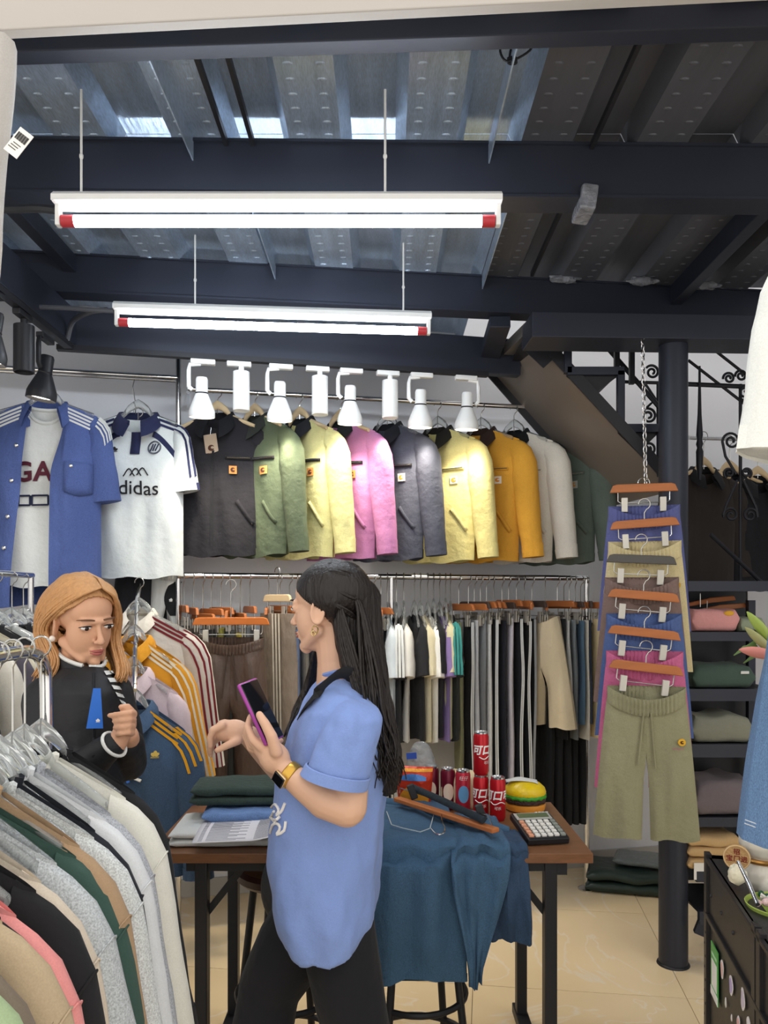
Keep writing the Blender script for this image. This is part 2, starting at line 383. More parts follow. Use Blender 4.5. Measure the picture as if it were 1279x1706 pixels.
# ================================================================== RAILS
def rail(name, label, pts, r=.0125):
    t = thing(name, label, 'clothes rail', pts[0])
    return t
r1 = thing('clothes_rail', 'upper chrome rail carrying the row of work jackets', 'clothes rail', (0, 0, 0))
ZU, ZUL, ZLO = 2.49, 2.54, 1.615
B().tube([onrail(313, 0, ZU), onrail(925, 0, ZU)], .012, 12).build('bar', CHROME, r1)
B().tube([onrail(313, -.02, ZU-.02), onrail(313, .3, ZU-.02)], .008, 8).build('bracket', CHROME, r1)
r2 = thing('clothes_rail', 'upper left chrome rail holding the denim shirt and white jersey', 'clothes rail', (0, 0, 0))
B().tube([onrail(-40, 0, ZUL), onrail(297, 0, ZUL)], .012, 12).build('bar', CHROME, r2)
B().tube([onrail(-40, .10, ZUL+.012), onrail(297, .10, ZUL+.012)], .009, 10).build('back_bar', CHROME, r2)
for d in (0, .1):
    B().tube([onrail(297, d, 0), onrail(297, d, 2.75)], .0125, 12).build('post', CHROME, r2)
r3 = thing('clothes_rail', 'long lower chrome rail packed with trousers and tees', 'clothes rail', (0, 0, 0))
B().tube([onrail(296, -.02, ZLO), onrail(978, -.02, ZLO)], .014, 12).build('bar', CHROME, r3)
for px in (652, 977):
    p = onrail(px, -.02, 0); B().tube([p, p+Vector((0, 0, ZLO))], .014, 12).build('post', CHROME, r3)
    B().lathe([(.045, 0), (.045, .006), (.016, .02)], p, 20).build('foot', CHROME, r3)
r4 = thing('clothes_rail', 'chrome rail behind the iron railing with dark jackets', 'clothes rail', (0, 0, 0))
B().tube([P(1147, 729, 3.95), P(1265, 733, 4.05)], .011, 10).build('bar', CHROME, r4)
# ================================================================== LIGHTS
TUBEM = mat('lit_tube', '#eef6ff', .5, var=0, bump=0, emit=TUBE_STRENGTH)
REDP = mat('red_cap', '#b8323c', .4, var=.05, bump=0)
def tube_light(label, a, b_, rods, ztop):
    a = Vector(a); b_ = Vector(b_); d = (b_-a).normalized(); t = thing('tube_light', label, 'tube light', (a+b_)/2, math.atan2(d.y, d.x), 'suspended tube lights')
    L = (b_-a).length; x0, x1 = -L/2, L/2
    bb = B(); pr = [(-.034, .014), (-.034, .03), (-.018, .044), (.018, .044), (.034, .03), (.034, .014)]
    bb.loft([[Vector((x, y, z)) for y, z in pr] for x in (x0, x1)]); bb.build('batten', WHITEP, t, smooth=False)
    tz = -.028
    B().tube([(x0+.05, 0, tz), (x1-.05, 0, tz)], .0155, 14).build('tube', TUBEM, t)
    for s, x in ((1, x0+.014), (-1, x1-.014)):
        B().tube([(x+s*.003, 0, tz), (x+s*.038, 0, tz)], .0162, 14).build('end_cap', REDP, t)
        B().box((x-s*.006, 0, -.012), (.014, .024, .06)).build('lamp_holder', WHITEP, t, smooth=False, bevel=.003)
    for rx in rods:
        B().tube([(rx, 0, .03), (rx, .0, ztop)], .0035, 6).build('suspension_rod', WHITEP, t)
        B().ell((rx, 0, ztop*.45), (.006, .006, .009), n=8, m=5).build('adjuster', WHITEP, t)
    return t
tube_light('nearer and longer-looking suspended white tube light with red end caps', P(93, 350, 2.12), P(834, 353, 2.12), (-.535, .29), .33)
tube_light('farther suspended white tube light below the second beam', P(191, 519, 2.92), P(717, 545, 3.02), (-.30, .49), .31)
WARMW = (1, .88, .70)
def spot_head(t, kind, m, lensm, energy, tilt, yaw, colr=WARMW):
    """track head hanging from z=0; local frame along the track"""
    B().box((0, 0, -.012), (.105, .03, .022)).build('track_adapter', m, t, smooth=False, bevel=.004)
    if kind == 'cyl':
        B().tube([(0.01, 0, -.02), (0.01, 0, -.045)], .012, 10).build('swivel', m, t)
        B().lathe([(.012, -.04), (.036, -.046), (.0365, -.215), (.033, -.217), (.031, -.205)], (.01, 0, 0), 26).build('lamp_body', m, t)
        B().lathe([(.031, -.203), (.001, -.203)], (.01, 0, 0), 20, caps=False).build('lens', lensm, t)
        pos = Vector((.01, 0, -.225)); q = Euler((tilt*.35, 0, yaw))
    else:
        rot = Euler((tilt*.45, 0, 0)).to_matrix()
        B().tube([(-.01, 0, -.02), (-.055, 0, -.026), (-.06, 0, -.05), (-.06, 0, -.12), (-.045, 0, -.135)], .0095, 8).build('arm', m, t)
        o = Vector((-.005, 0, -.15))
        B().lathe([(.001, .072), (.022, .07), (.026, .06), (.026, 0), (.030, -.008), (.052, -.062), (.056, -.075), (.0565, -.10), (.053, -.101), (.05, -.085)], o, 26, rot=rot).build('lamp_body', m, t)
        B().lathe([(.05, -.088), (.001, -.088)], o, 20, caps=False, rot=rot).build('lens', lensm, t)
        B().lathe([(.0265, .006), (.028, .004), (.0265, .0)], o, 24, caps=False, rot=rot).build('trim_ring', BLACKM, t)
        pos = o+rot @ Vector((0, 0, -.125)); q = Euler((tilt, 0, yaw))
    if energy:
        ld = bpy.data.lights.new('spot_beam', 'SPOT'); ld.energy = energy; ld.color = colr; ld.spot_size = R(95); ld.spot_blend = .8; ld.shadow_soft_size = .04
        lo = bpy.data.objects.new('spot_beam', ld); reg(lo, t); lo.location = pos; lo.rotation_euler = q
LENS = mat('lamp_lens', '#fff2dc', .4, var=0, bump=0, emit=6)
ZT = 2.545
tr = thing('light_track', 'dark track strip under the edge beam holding white spotlights', 'light track', (0, 0, 0))
t_a = onrail(95, 0, ZT+.011, 3.55); t_b = onrail(812, 0, ZT+.011, 3.55)
B().beam(t_a, t_b, .034, .022).build('channel', BLACKM, tr, smooth=False)
ordn = ['first', 'second', 'third', 'fourth', 'fifth', 'sixth', 'seventh', 'eighth']
for i, (px, kd) in enumerate(((338, 'cone'), (398, 'cyl'), (468, 'cone'), (529, 'cyl'), (585, 'cone'), (646, 'cyl'), (702, 'cone'), (776, 'cone'))):
    p = onrail(px, 0, ZT, 3.55)
    lab = 'white %s track spotlight, %s from the left above the jackets' % ('bell-shaped' if kd == 'cone' else 'cylinder', ordn[i])
    t = thing('track_spotlight', lab, 'spotlight', p, AW+(math.pi if i == 7 else 0), 'white track spotlights above the jackets')
    spot_head(t, kd, WHITEP, LENS, SPOT_W, R(-12 if i == 7 else 12), 0)
tr2 = thing('light_track', 'dark side track holding black spotlights at left', 'light track', (0, 0, 0))
B().beam((-1.31, 2.3, ZT+.011), (-1.31, 3.24, ZT+.011), .034, .022).build('channel', BLACKM, tr2, smooth=False)
for Y, kd, lab, pz in ((2.83, 'cyl', 'black cylinder spotlight above the denim shirt', 0), (3.02, 'cone', 'black bell-shaped spotlight behind the black cylinder one', -.02), (2.62, 'cone', 'black spotlight cut off by the left edge', 0)):
    t = thing('track_spotlight', lab, 'spotlight', (-1.31, Y, ZT+pz), R(90), 'black track spotlights')
    spot_head(t, kd, BLACKM, LENS, SPOT_W*.7 if kd == 'cyl' else SPOT_W*.5, R(20), 0, (1, .96, .92))
# conduit, coil, tape bits
B().tube(curve_pts([(-1.3, 2.2, 2.62), P(0, 348, 2.2), P(60, 347, 2.16), P(93, 350, 2.14)], 14), .012, 8).build('conduit', BLACKM)
tag(bpy.data.objects['conduit'], 'black corrugated conduit feeding the nearer tube light', 'conduit')
B().tube(curve_pts([P(48, 511, 2.95), P(110, 513, 2.95), P(150, 516, 2.93), P(190, 518, 2.92)], 14), .009, 8).build('power_cable', mat('grey_cable', '#55585f', .6))
tag(bpy.data.objects['power_cable'], 'grey cable feeding the farther tube light', 'cable')
B().tube(curve_pts([P(112, 566, 3.2), P(122, 535, 3.15), P(150, 520, 3.0), P(178, 516, 2.95)], 14), .010, 8).build('cable_loop', mat('grey_cable', '#55585f', .6))
tag(bpy.data.objects['cable_loop'], 'dark cable curving down to the light track', 'cable')
b = B()
b.tube(curve_pts([P(836, 60, 1.93), P(833, 85, 1.93), P(842, 101, 1.93), P(860, 98, 1.93), P(884, 82, 1.93), P(887, 62, 1.93), P(878, 53, 1.93)], 24), .003, 6)
b.tube(curve_pts([P(848, 100, 1.93), P(852, 80, 1.93), P(866, 74, 1.93)], 10), .003, 6)
for k in range(3): b.tube([P(853+8*math.cos(t), 98+3*k+4*math.sin(t), 1.93+.006*math.sin(t*1.0)) for t in [i*.7 for i in range(10)]], .002, 5)
tag(b.build('wire_coil', BLACKM), 'black wire coil dangling from the ceiling seam', 'wire')
TAPE = mat('clear_tape', '#8b8e96', .2, var=.4, vscale=40, bump=.6, bscale=40, trans=.3)
b = B(); q = P(974, 341, 2.40); b.box(q, (.05, .11, .075), Matrix.Rotation(R(8), 3, 'Y'))
tag(b.build('tape_wrap', TAPE, smooth=False, bevel=.006), 'scrap of clear tape wrapped round the near beam', 'tape')
def crumple(name, c, r, m, seed, lab, cat):
    bb = B(); bb.ell((0, 0, 0), r, n=22, m=12)
    for v in bb.v:
        k = noise.noise(v*30+Vector((seed, 0, 0)))*.5+noise.noise(v*70+Vector((0, seed, 0)))*.3; v *= 1+k
        v += Vector(c)
    return tag(bb.build(name, m, auto=25), lab, cat)
for i, (px, py) in enumerate(((942, 464), (1068, 468), (1174, 474))):
    crumple('crumpled_film', P(px, py, 3.36), (.07, .02, .018), TAPE, i*3.1, 'crumpled clear film stuffed above the far beam, %s of three' % ['leftmost', 'middle', 'rightmost'][i], 'plastic film')
# ================================================================== GARMENT TOOLS
class Top:
    def __init__(s, W=.24, Wb=.25, Wh=.25, L=.66, D=.07, neck=.075, drop=.07, slope=.36, fold=.014, seed=0, fk=9, wav=.006):
        s.__dict__.update(locals())
    def w(s, t): return lerp(s.W, s.Wb, ss(0, .25, t)) if t < .3 else lerp(s.Wb, s.Wh, (t-.3)/.7)
    def ztop(s, x, front):
        a = abs(x)
        if a >= s.neck: return -(a-s.neck)*s.slope
        k = math.sqrt(max(0, 1-(a/s.neck)**2)); return -(s.drop if front else .012)*k
    def pt(s, u, t, front=True):
        x = u*s.w(t); z0 = s.ztop(u*s.W, front); z1 = -s.L+s.wav*math.sin(u*7+s.seed)-(.01*(1-u*u) if front else 0)
        z = lerp(z0, z1, t)
        d = s.D*math.sqrt(max(0, 1-abs(u)**2.6))*(.28+.72*ss(0, .3, t))
        e = (1-u**4)*ss(.05, .5, t)
        n = noise.noise(Vector((x*s.fk+s.seed*3.7, z*2.0, s.seed+(0 if front else 9))))+.5*noise.noise(Vector((x*s.fk*2.1, z*4, s.seed*2.3)))
        y = d+e*s.fold*n*1.6
        return Vector((x*(1+.0*e), -y if front else y, z))
    def fr(s, x, z, off=.004):
        t = max(0.0, min(1, -z/s.L)); u = 0
        for _ in range(3):
            u = max(-.999, min(.999, x/s.w(t))); z0 = s.ztop(u*s.W, True); t = max(0, min(1, (z-z0)/(-s.L-z0)))
        p = s.pt(u, t); p.y -= off; return p
    def body(s, nu=26, nt=18, opening=None):
        b = B()
        for front in (True, False):
            k = len(b.v)
            for i in range(nt+1):
                for j in range(nu+1):
                    u = -1+2*j/nu
                    if front and opening:
                        lo, hi = opening(-s.L*i/nt); w_ = s.w(i/nt); h2 = nu//2
                        u = lerp(-1, lo/w_, j/h2) if j <= h2 else lerp(hi/w_, 1, (j-h2-1)/(nu-h2-1))
                    b.v.append(s.pt(u, i/nt, front))
            for i in range(nt):
                for j in range(nu):
                    if front and opening and j == nu//2: continue
                    a = k+i*(nu+1)+j; b.f.append((a, a+1, a+nu+2, a+nu+1))
        return b
    def sleeve_axis(s, sd, ln, ang, a0, n, a1=None):
        a1 = a1 or a0*.7; sa = math.pi/2-math.atan(s.slope); ins = .03
        cur = Vector((sd*(s.W-ins), 0, s.ztop(s.W-ins, True)-.002)); arm = Vector((sd*(s.W-.045), 0, s.ztop(s.W, True)-2*a0))
        O = []; k = 40; st = (ln+ins)/k
        for i in range(k+1):
            q = i/k; an = lerp(sa, ang, ss(0, .34, q)); O.append(cur.copy()); cur = cur+Vector((sd*math.sin(an), 0, -math.cos(an)))*st
        end = O[-1]-Vector((sd*math.cos(ang), 0, math.sin(ang)))*2*a1
        out = []
        for i in range(n):
            q = i/(n-1); o = O[int(round(q*k))]; i_ = lerp(arm, end, q**1.15); out.append(((o+i_)/2, (o-i_)/2))
        return out
    def sleeve_pt(s, pts, i, th, sd, a0, a1, b0, b1, off=0, wr=.008):
        n = len(pts); t = i/(n-1); c, h = pts[i]; hl = h.length
        b_ = lerp(b0, b1, t)*(.55+.45*ss(0, .2, t))
        k = wr*noise.noise(Vector((th*.9, t*7+s.seed, s.seed*1.7+sd)))*ss(.05, .3, t)
        return c+h*((hl+off+k*.5)/hl)*math.cos(th)+Vector((0, 1, 0))*(b_+k+off)*math.sin(th)
    def sleeve(s, sd, ln, ang, a0, a1, b0=.04, b1=.035, n=14, m=16):
        pts = s.sleeve_axis(sd, ln, ang, a0, n, a1); b = B()
        b.loft([[s.sleeve_pt(pts, i, 2*math.pi*j/m, sd, a0, a1, b0, b1) for j in range(m)] for i in range(n)], True, True)
        return b, pts
def strip(fn, n, hw):
    """fn(t)->(point, side vector)"""
    b = B(); k = 0
    for i in range(n):
        p, sdv = fn(i/(n-1)); b.v += [p-sdv*hw, p+sdv*hw]
    b.f = [(2*i, 2*i+1, 2*i+3, 2*i+2) for i in range(n-1)]
    return b
def collar_geo(r, ry, stand, fall, point, gap=.35, lift=.0, n=26):
    b = B(); rings = []
    for i in range(n+1):
        a = lerp(-math.pi/2+gap, 3*math.pi/2-gap, i/n)      # front at -90 deg
        c, sn = math.cos(a), math.sin(a); f = abs(((a+math.pi/2) % (2*math.pi))-math.pi)/math.pi  # 0 at back, 1 at front
        z0 = -.055*ss(.35, 1, f)+lift; fl = lerp(fall, point, ss(.5, .97, f)); o = .030+.03*ss(.5, 1, f)
        base = Vector((r*c, ry*sn, z0)); top = base+Vector((0, 0, stand*(1-.3*f)))*1.0
        out = Vector((c, sn*.8, 0)); outer = top+out*o+Vector((0, -.010*f, -fl))
        rings.append([base, top-out*.004, top+out*.006, lerp(top, outer, .5)+out*.008, outer, outer-out*.006, base+out*.002])
    b.loft(rings, False, False); return b
def cpatch_poly(n=16):
    """swoosh-like C outline as quads in unit square"""
    vs = []; fs = []
    for i in range(n+1):
        a = lerp(R(30), R(330), i/n); w0 = .15+.14*math.sin(math.pi*i/n)
        vs += [(.40*math.cos(a)+.03, .36*math.sin(a)), ((.40-w0)*math.cos(a)+.08, (.36-w0)*math.sin(a)+.05)]
    fs = [(2*i, 2*i+1, 2*i+3, 2*i+2) for i in range(n)]
    return vs, fs
def trefoil(fn, s):
    b = B()
    for a, l, w_ in ((90, .55, .2), (145, .5, .17), (35, .5, .17)):
        d = Vector((math.cos(R(a)), math.sin(R(a)))); q = Vector((-d.y, d.x))
        poly = [(d*(l*.5+l*.5*math.cos(t))+q*w_*math.sin(t)) for t in [2*math.pi*i/12 for i in range(12)]]
        k = len(b.v); b.v += [fn(p.x*s, p.y*s) for p in poly]; b.f.append(tuple(range(k, k+12)))
    for z in (-.06, -.16):
        k = len(b.v); b.v += [fn(x*s, y*s) for x, y in ((-.42, z), (.42, z), (.42, z-.05), (-.42, z-.05))]; b.f.append((k, k+1, k+2, k+3))
    return b
def make_top(name, label, cat, loc, rotz, m, g=None, slv=(.58, .12, .075, .055), group=None, nu=26, nt=18, opening=None, collar=None, slv_m=None, slv_sides=(-1, 1), cuff=None, hem=None, solid=0, rib=None):
    g = g or Top(); t = thing(name, label, cat, loc, rotz, group)
    g.body(nu, nt, opening).build('body', m, t, solid=solid, auto=70); g.ax = {}
    if slv:
        for sd in slv_sides:
            b, pts = g.sleeve(sd, *slv, n=12 if nu > 16 else 7, m=14 if nu > 16 else 10); g.ax[sd] = pts
            so = b.build('sleeve', slv_m or m, t, auto=75)
            if cuff:
                n = len(pts); bb = B()
                bb.loft([[g.sleeve_pt(pts, i, 2*math.pi*j/14, sd, slv[2], slv[3], .04, .035, .003) for j in range(14)] for i in range(n-2, n)], True, True)
                bb.build('cuff', cuff, so)
    if collar:
        cm, kw = collar; collar_geo(**kw).build('collar', cm, t, auto=70)
    if rib:
        pts = []
        for i in range(25):
            a = math.pi*2*i/24; x = g.neck*math.cos(a); f = math.sin(a) < 0
            z = -(g.drop if f else .012)*abs(math.sin(a)); pts.append(Vector((x, (-g.D*.3 if f else g.D*.3)*abs(math.sin(a)), z+.004)))
        B().tube(pts, .009, 6).build('neck_rib', rib, t)
    if hem:
        bb = B(); n = 26
        for front in (True, False):
            k = len(bb.v)
            for tt in (.93, 1.0):
                for j in range(n+1):
                    p = g.pt(-1+2*j/n, tt, front); p.y += -.004 if front else .004; bb.v.append(p)
            bb.f += [(k+j, k+j+1, k+n+2+j, k+n+1+j) for j in range(n)]
        bb.build('hem_band', hem, t)
    return t, g
def hook_geo(h, r=.022, wr=.0022, x=0):
    pts = [Vector((x, 0, -.005)), Vector((x, 0, h*.55)), Vector((x, 0, h-r*1.6))]
    for i in range(11):
        a = R(-70)+R(250)*i/10; pts.append(Vector((x+r*math.cos(a)*1, 0, h+r*math.sin(a)-.0)))
    pts = [Vector((p.x, p.y, p.z)) for p in pts]
    return B().tube(pts, wr, 6)
def hanger(label, loc, rotz, kind, h, W=.2, slope=.36, group=None, th=.012):
    t = thing('clothes_hanger', label, 'hanger', loc, rotz, group)
    m = {'wood': PALEW, 'clear': CLEAR}[kind]
    rings = []
    for i in range(17):
        u = -1+i/8; x = u*W; z = -abs(x)*slope+.02*(1-min(1, abs(u)*3)**2)+.006; hh = lerp(.019, .010, abs(u))*(1.25 if abs(u) < .3 else 1); d = th*(1 if kind == 'wood' else .6)
        y = -.02*u*u
        rings.append([Vector((x, y+d*math.cos(q), z+hh*math.sin(q)*.9+(.012 if abs(u) < .3 else 0))) for q in [2*math.pi*j/8 for j in range(8)]])
    B().loft(rings).build('shoulder_bar', m, t, auto=60)
    hook_geo(h).build('hook', WIRE, t)
    return t
def clip_hanger(label, loc, rotz, h, wm, W=.15, group=None, bar=True, name='clip_hanger', tilt=0):
    t = thing(name, label, 'hanger', loc, rotz, group)
    rot = Matrix.Rotation(tilt, 3, 'Y')
    bb = B(); pr = [(-W-.012, -.016), (-W, .012), (-W+.015, .017), (W-.015, .017), (W, .012), (W+.012, -.016)]
    bb.prism(pr, lambda x, y, q: rot @ Vector((x, q-.007, y)), .014)
    bb.build('bar', wm, t, smooth=False, bevel=.003)
    B().tube([rot @ Vector(q) for q in ((-W+.02, 0, -.014), (-W+.02, 0, -.05), (-W+.03, 0, -.058), (W-.03, 0, -.058), (W-.02, 0, -.05), (W-.02, 0, -.014))], .0022, 6).build('wire', WIRE, t)
    for sd in (-1, 1):
        cp = B(); cp.box(rot @ Vector((sd*(W-.045), -.006, -.066)), (.024, .006, .058), rot); cp.box(rot @ Vector((sd*(W-.045), .006, -.066)), (.024, .006, .058), rot)
        cp.build('clip', mat('clip_metal', '#c9c5bb', .35, .6, bump=0), t, smooth=False, bevel=.002)
    hook_geo(h).build('hook', WIRE, t)
    return t
class Pants:
    def __init__(s, W=.15, Wh=.2, L=.5, rise=.26, D=.05, gap=.02, fold=.012, seed=0, fk=16, sag=.0):
        s.__dict__.update(locals())
    def xs(s, leg, t):
        wo = lerp(s.W, s.Wh, t**.8); k = ss(s.rise*.8, s.rise*1.25, t*s.L)
        return (leg*lerp(0, s.gap, k)*t, leg*wo, k)
    def pt(s, leg, v, t, front=True):
        """v in 0..1 from inseam to outseam"""
        xi, xo, k = s.xs(leg, t); x = lerp(xi, xo, v); u1 = v; u2 = 2*v-1
        d = s.D*lerp(math.sqrt(max(0, 1-u1**2.6)), math.sqrt(max(0, 1-abs(u2)**2.6)), k)
        e = lerp(1-u1**4, 1-u2**4, k)*ss(0, .12, t)
        n = noise.noise(Vector((x*s.fk+s.seed*5, t*1.6, s.seed+(0 if front else 7))))+.4*noise.noise(Vector((x*s.fk*2.4, t*3, s.seed)))
        y = d+e*s.fold*1.6*n
        z = -t*s.L+.004*math.sin(v*9+s.seed)*t
        if front: z -= s.sag*(1-min(1, abs(x)/s.W)**2)*(1-t)**3
        return Vector((x, -y if front else y, z))
    def geo(s, nv=12, nt=20):
        b = B()
        for leg in (-1, 1):
            for front in (True, False):
                k = len(b.v)
                for i in range(nt+1):
                    for j in range(nv+1): b.v.append(s.pt(leg, j/nv, i/nt, front))
                for i in range(nt):
                    for j in range(nv):
                        a = k+i*(nv+1)+j; b.f.append((a, a+1, a+nv+2, a+nv+1))
        return b
    def fr(s, x, z, off=.004):
        leg = 1 if x > 0 else -1; t = max(0, min(1, -z/s.L)); xi, xo, k = s.xs(leg, t); v = max(0, min(1, (x-xi)/(xo-xi)))
        p = s.pt(leg, v, t); p.y -= off; p.z = z; return p
def waistband(g, h, m, t, sag=.03, ruf=.004, nf=60):
    b = B()
    for front in (True, False):
        k = len(b.v)
        for r_ in range(5):
            for j in range(nf+1):
                u = -1+2*j/nf; sg = sag*(1-u*u) if front else 0
                y = (g.D+.006)*math.sqrt(max(0, 1-abs(u)**2.6))*(.7 if not front else 1)+ruf*math.sin(j*2.1)*(1-u**4)+(.006 if r_ in (1, 3) else .002)
                b.v.append(Vector((u*(g.W+.006), -y if front else y, .004-sg-h*r_/4)))
        for r_ in range(4):
            b.f += [(k+r_*(nf+1)+j, k+r_*(nf+1)+j+1, k+(r_+1)*(nf+1)+j+1, k+(r_+1)*(nf+1)+j) for j in range(nf)]
    return b.build('waistband', m, t, auto=70)
def make_pants(name, label, cat, loc, rotz, m, g, group=None, band=.05, cord=None, nv=12, nt=20, sag=.03):
    g.sag = sag
    t = thing(name, label, cat, loc, rotz, group)
    g.geo(nv, nt).build('legs', m, t, auto=75)
    if band: waistband(g, band, m, t, sag)
    if cord:
        for sd, l in ((-1, .19), (1, .2)):
            pts = [g.fr(sd*(.012+.018*q), -sag-band*.7-l*q, .010) for q in [i/9 for i in range(10)]]
            B().tube(pts, .0035, 6).build('drawstring', cord, t)
    return t
PATCH_O = mat('patch_orange', '#d08a4a', .7, bump=.05); PATCH_W = mat('patch_white', '#e6e0d6', .7, bump=.05); PATCH_G = mat('patch_grey', '#aab0aa', .7, bump=.05)
LOGO_D = mat('logo_brown', '#4a2a1c', .8, bump=0); LOGO_O = mat('logo_orange', '#d88a2c', .8, bump=0); INK = mat('ink_black', '#15161c', .8, bump=0); INKN = mat('ink_navy', '#1d2440', .8, bump=0)
WHITEC = cloth('#d9dcda'); OFFW = cloth('#e2ddd0'); BLKC = cloth('#17181d'); NAVYC = cloth('#20264a')
def c_patch(t, g, x, z, s, pm, lm, name='logo_patch', rot=0):
    def fn(a, c, off=.006): 
        ca, sa = math.cos(rot), math.sin(rot); return g.fr(x+a*ca-c*sa, z+a*sa+c*ca, off)
    b = B(); n = 4
    for i in range(n+1):
        for j in range(n+1): b.v.append(fn((j/n-.5)*s, (i/n-.5)*s))
    b.f = [(i*(n+1)+j, i*(n+1)+j+1, (i+1)*(n+1)+j+1, (i+1)*(n+1)+j) for i in range(n) for j in range(n)]
    o = b.build(name, pm, t, smooth=False, solid=.003)
    vs, fs = cpatch_poly(); bb = B().add([fn(a*s*.8, c*s*.8, .0095) for a, c in vs], fs); bb.build('emblem', lm, o, smooth=False)
# ================================================================== WORK JACKETS ON THE UPPER RAIL
JK = [ # hook px, colour, kind, collar, hanger, rot, patch mats, label bits, top y
 (362, '#201f25', 'washed', '#191a20', 'wood', 20, (PATCH_O, LOGO_D), 'black work jacket with a tan swing tag', 688),
 (424, '#55604a', 'washed', '#2c302c', 'wood', 49, (PATCH_O, LOGO_D), 'olive green work jacket with dark collar', 692),
 (499, '#cfc98e', 'washed', '#23252a', 'wood', 49, (PATCH_O, LOGO_D), 'pale lime work jacket with black collar on a wooden hanger', 697),
 (567, '#b97aa6', 'washed', '#26282a', 'wood', 49, (PATCH_O, LOGO_D), 'pink work jacket with black collar', 701),
 (645, '#4a4d5a', 'washed', '#26282f', 'clear', 49, (PATCH_W, LOGO_O), 'slate grey work jacket with white patch', 706),
 (729, '#e0d48f', 'washed', '#26231f', 'clear', 49, (PATCH_G, LOGO_O), 'butter yellow work jacket on a clear hanger', 712),
 (801, '#d29a34', 'washed', '#3a2a24', 'clear', 49, (PATCH_W, LOGO_O), 'mustard work jacket with brown collar', 714),
 (856, '#d9d4c8', 'washed', '#15171a', 'clear', 49, (PATCH_G, LOGO_O), 'cream work jacket with black collar', 717),
 (925, '#59655c', 'washed', '#23282a', 'clear', 49, (PATCH_G, LOGO_O), 'grey green work jacket half hidden by the stair', 722)]
ZIPM = mat('zip_metal', '#a89a70', .35, .8, bump=0)
for i, (px, cl, kd, cc, hk, rt, pm, lab, ty) in enumerate(JK):
    p = onrail(px, 0); p.z = EYE-(ty+6-HY)*p.y/F; rz = AW-R(rt)
    g = Top(W=.215, Wb=.222, Wh=.21, L=.655, D=.07, seed=i*1.7, fold=.016, slope=.42, neck=.07, drop=.06)
    m = cloth(cl, kd)
    t, g = make_top('work_jacket', lab, 'jacket', p, rz, m, g, (.62, .07, .085, .052, .05, .04), 'work jackets on the upper rail', collar=(mat('cord_'+cc[1:], cc, .95, var=.1, bump=.3, bscale=160, stretch=(3, 3, .3)), dict(r=.068, ry=.05, stand=.03, fall=.055, point=.095)), cuff=m, hem=m)
    hanger('%s hanger of the %s' % ('pale wooden' if hk == 'wood' else 'clear plastic', ' '.join(lab.split(' with ')[0].split(' on ')[0].split(' half')[0].split())), p+Vector((0, 0, .018)), rz, hk, ZU-p.z-.03, W=.19, slope=.42)
    B().loft([[g.fr(x, z, .004) for x in (-.006, .006)] for z in [-.07-.55*q/12 for q in range(13)]], False, False).build('zip', ZIPM if i in (5, 6) else BLKC, t)
    pw = strip(lambda q: (g.fr(.065+.115*q, -.205-.004*q, .006), Vector((0, 0, 1))), 6, .007).build('chest_pocket', cloth('#1c1b1f') if i < 5 else m, t, solid=.004)
    B().tube([g.fr(.075+.1*q, -.207, .009) for q in (0, .5, 1)], .002, 5).build('pocket_zip', WIRE, pw)
    c_patch(t, g, .13 if i else .10, -.262, .036, *pm)
    strip(lambda q: (g.fr(.115+.075*q, -.40-.115*q, .005), Vector((.8, 0, .5))), 8, .010).build('hand_pocket', m, t, solid=.005)
    if i == 0:
        tg = thing('swing_tag', 'tan cardboard swing tag on the black work jacket', 'tag', p+Matrix.Rotation(rz, 3, 'Z') @ (g.fr(-.01, -.145, .012)), rz)
        B().box((0, 0, 0), (.062, .002, .105), Matrix.Rotation(R(-8), 3, 'Y')).build('card', mat('tag_card', '#b3a08c', .8, bump=.05), tg, smooth=False)
        vs, fs = cpatch_poly(); B().add([Vector((a*.04, -.003, c*.04-.012)) for a, c in vs], fs).build('emblem', LOGO_D, tg, smooth=False)
        write('lettering', 'carhartt', .011, lambda x, y: Vector((x, -.003, y-.038)), LOGO_D, tg)
        B().tube([(-.004, -.001, .05), (-.002, .004, .085)], .001, 5).build('string', WIRE, tg)
# ================================================================== DENIM SHIRT, TEE, JERSEY
def wallpt(px, py, d=0): p = onrail(px, d); p.z = EYE-(py-HY)*p.y/F; return p
DEN = cloth('#4b5d94', 'denim'); rz = AW-R(4)
p = wallpt(78, 676, -.15)
g = Top(W=.212, Wb=.226, Wh=.228, L=.87, D=.10, seed=4.2, neck=.085, drop=.10, slope=.33, fold=.02, fk=7)
opn = lambda z: (lerp(-.075, -.12, ss(-.2, -.85, z)) if z < -.05 else -.06, lerp(.045, .035, ss(-.1, -.6, z))+.035*ss(-.25, 0, z))
t, g = make_top('denim_shirt', 'blue denim overshirt hanging open with white shoulder stripes', 'shirt', p, rz, DEN, g, (.39, .15, .10, .085, .05, .055), opening=opn, nu=60, nt=30,
  collar=(DEN, dict(r=.078, ry=.055, stand=.03, fall=.06, point=.12, gap=.75)))
for sd in (-1, 1):
    for k in range(4):
        strip(lambda q: (g.fr(sd*lerp(.095, .206, q), g.ztop(lerp(.095, .206, q), True)-.012-.016*k-.01*q, .004), Vector((0, 0, 1))), 10, .0045).build('stripe', WHITEC, t)
        pts = g.ax[sd]; n = len(pts)
        strip(lambda q: (g.sleeve_pt(pts, 1+int(q*3), R(-14-13*k), sd, .105, .095, .05, .055, .005), Vector((sd*.5, 0, .8))), 4, .0045).build('stripe', WHITEC, t)
for k, z in enumerate((-.19, -.34, -.49, -.62)):
    B().ell(g.fr(-.10-.05*k*.3, z, .004), (.009, .004, .009), n=10, m=5).build('button', CHROME, t)
pk = B()
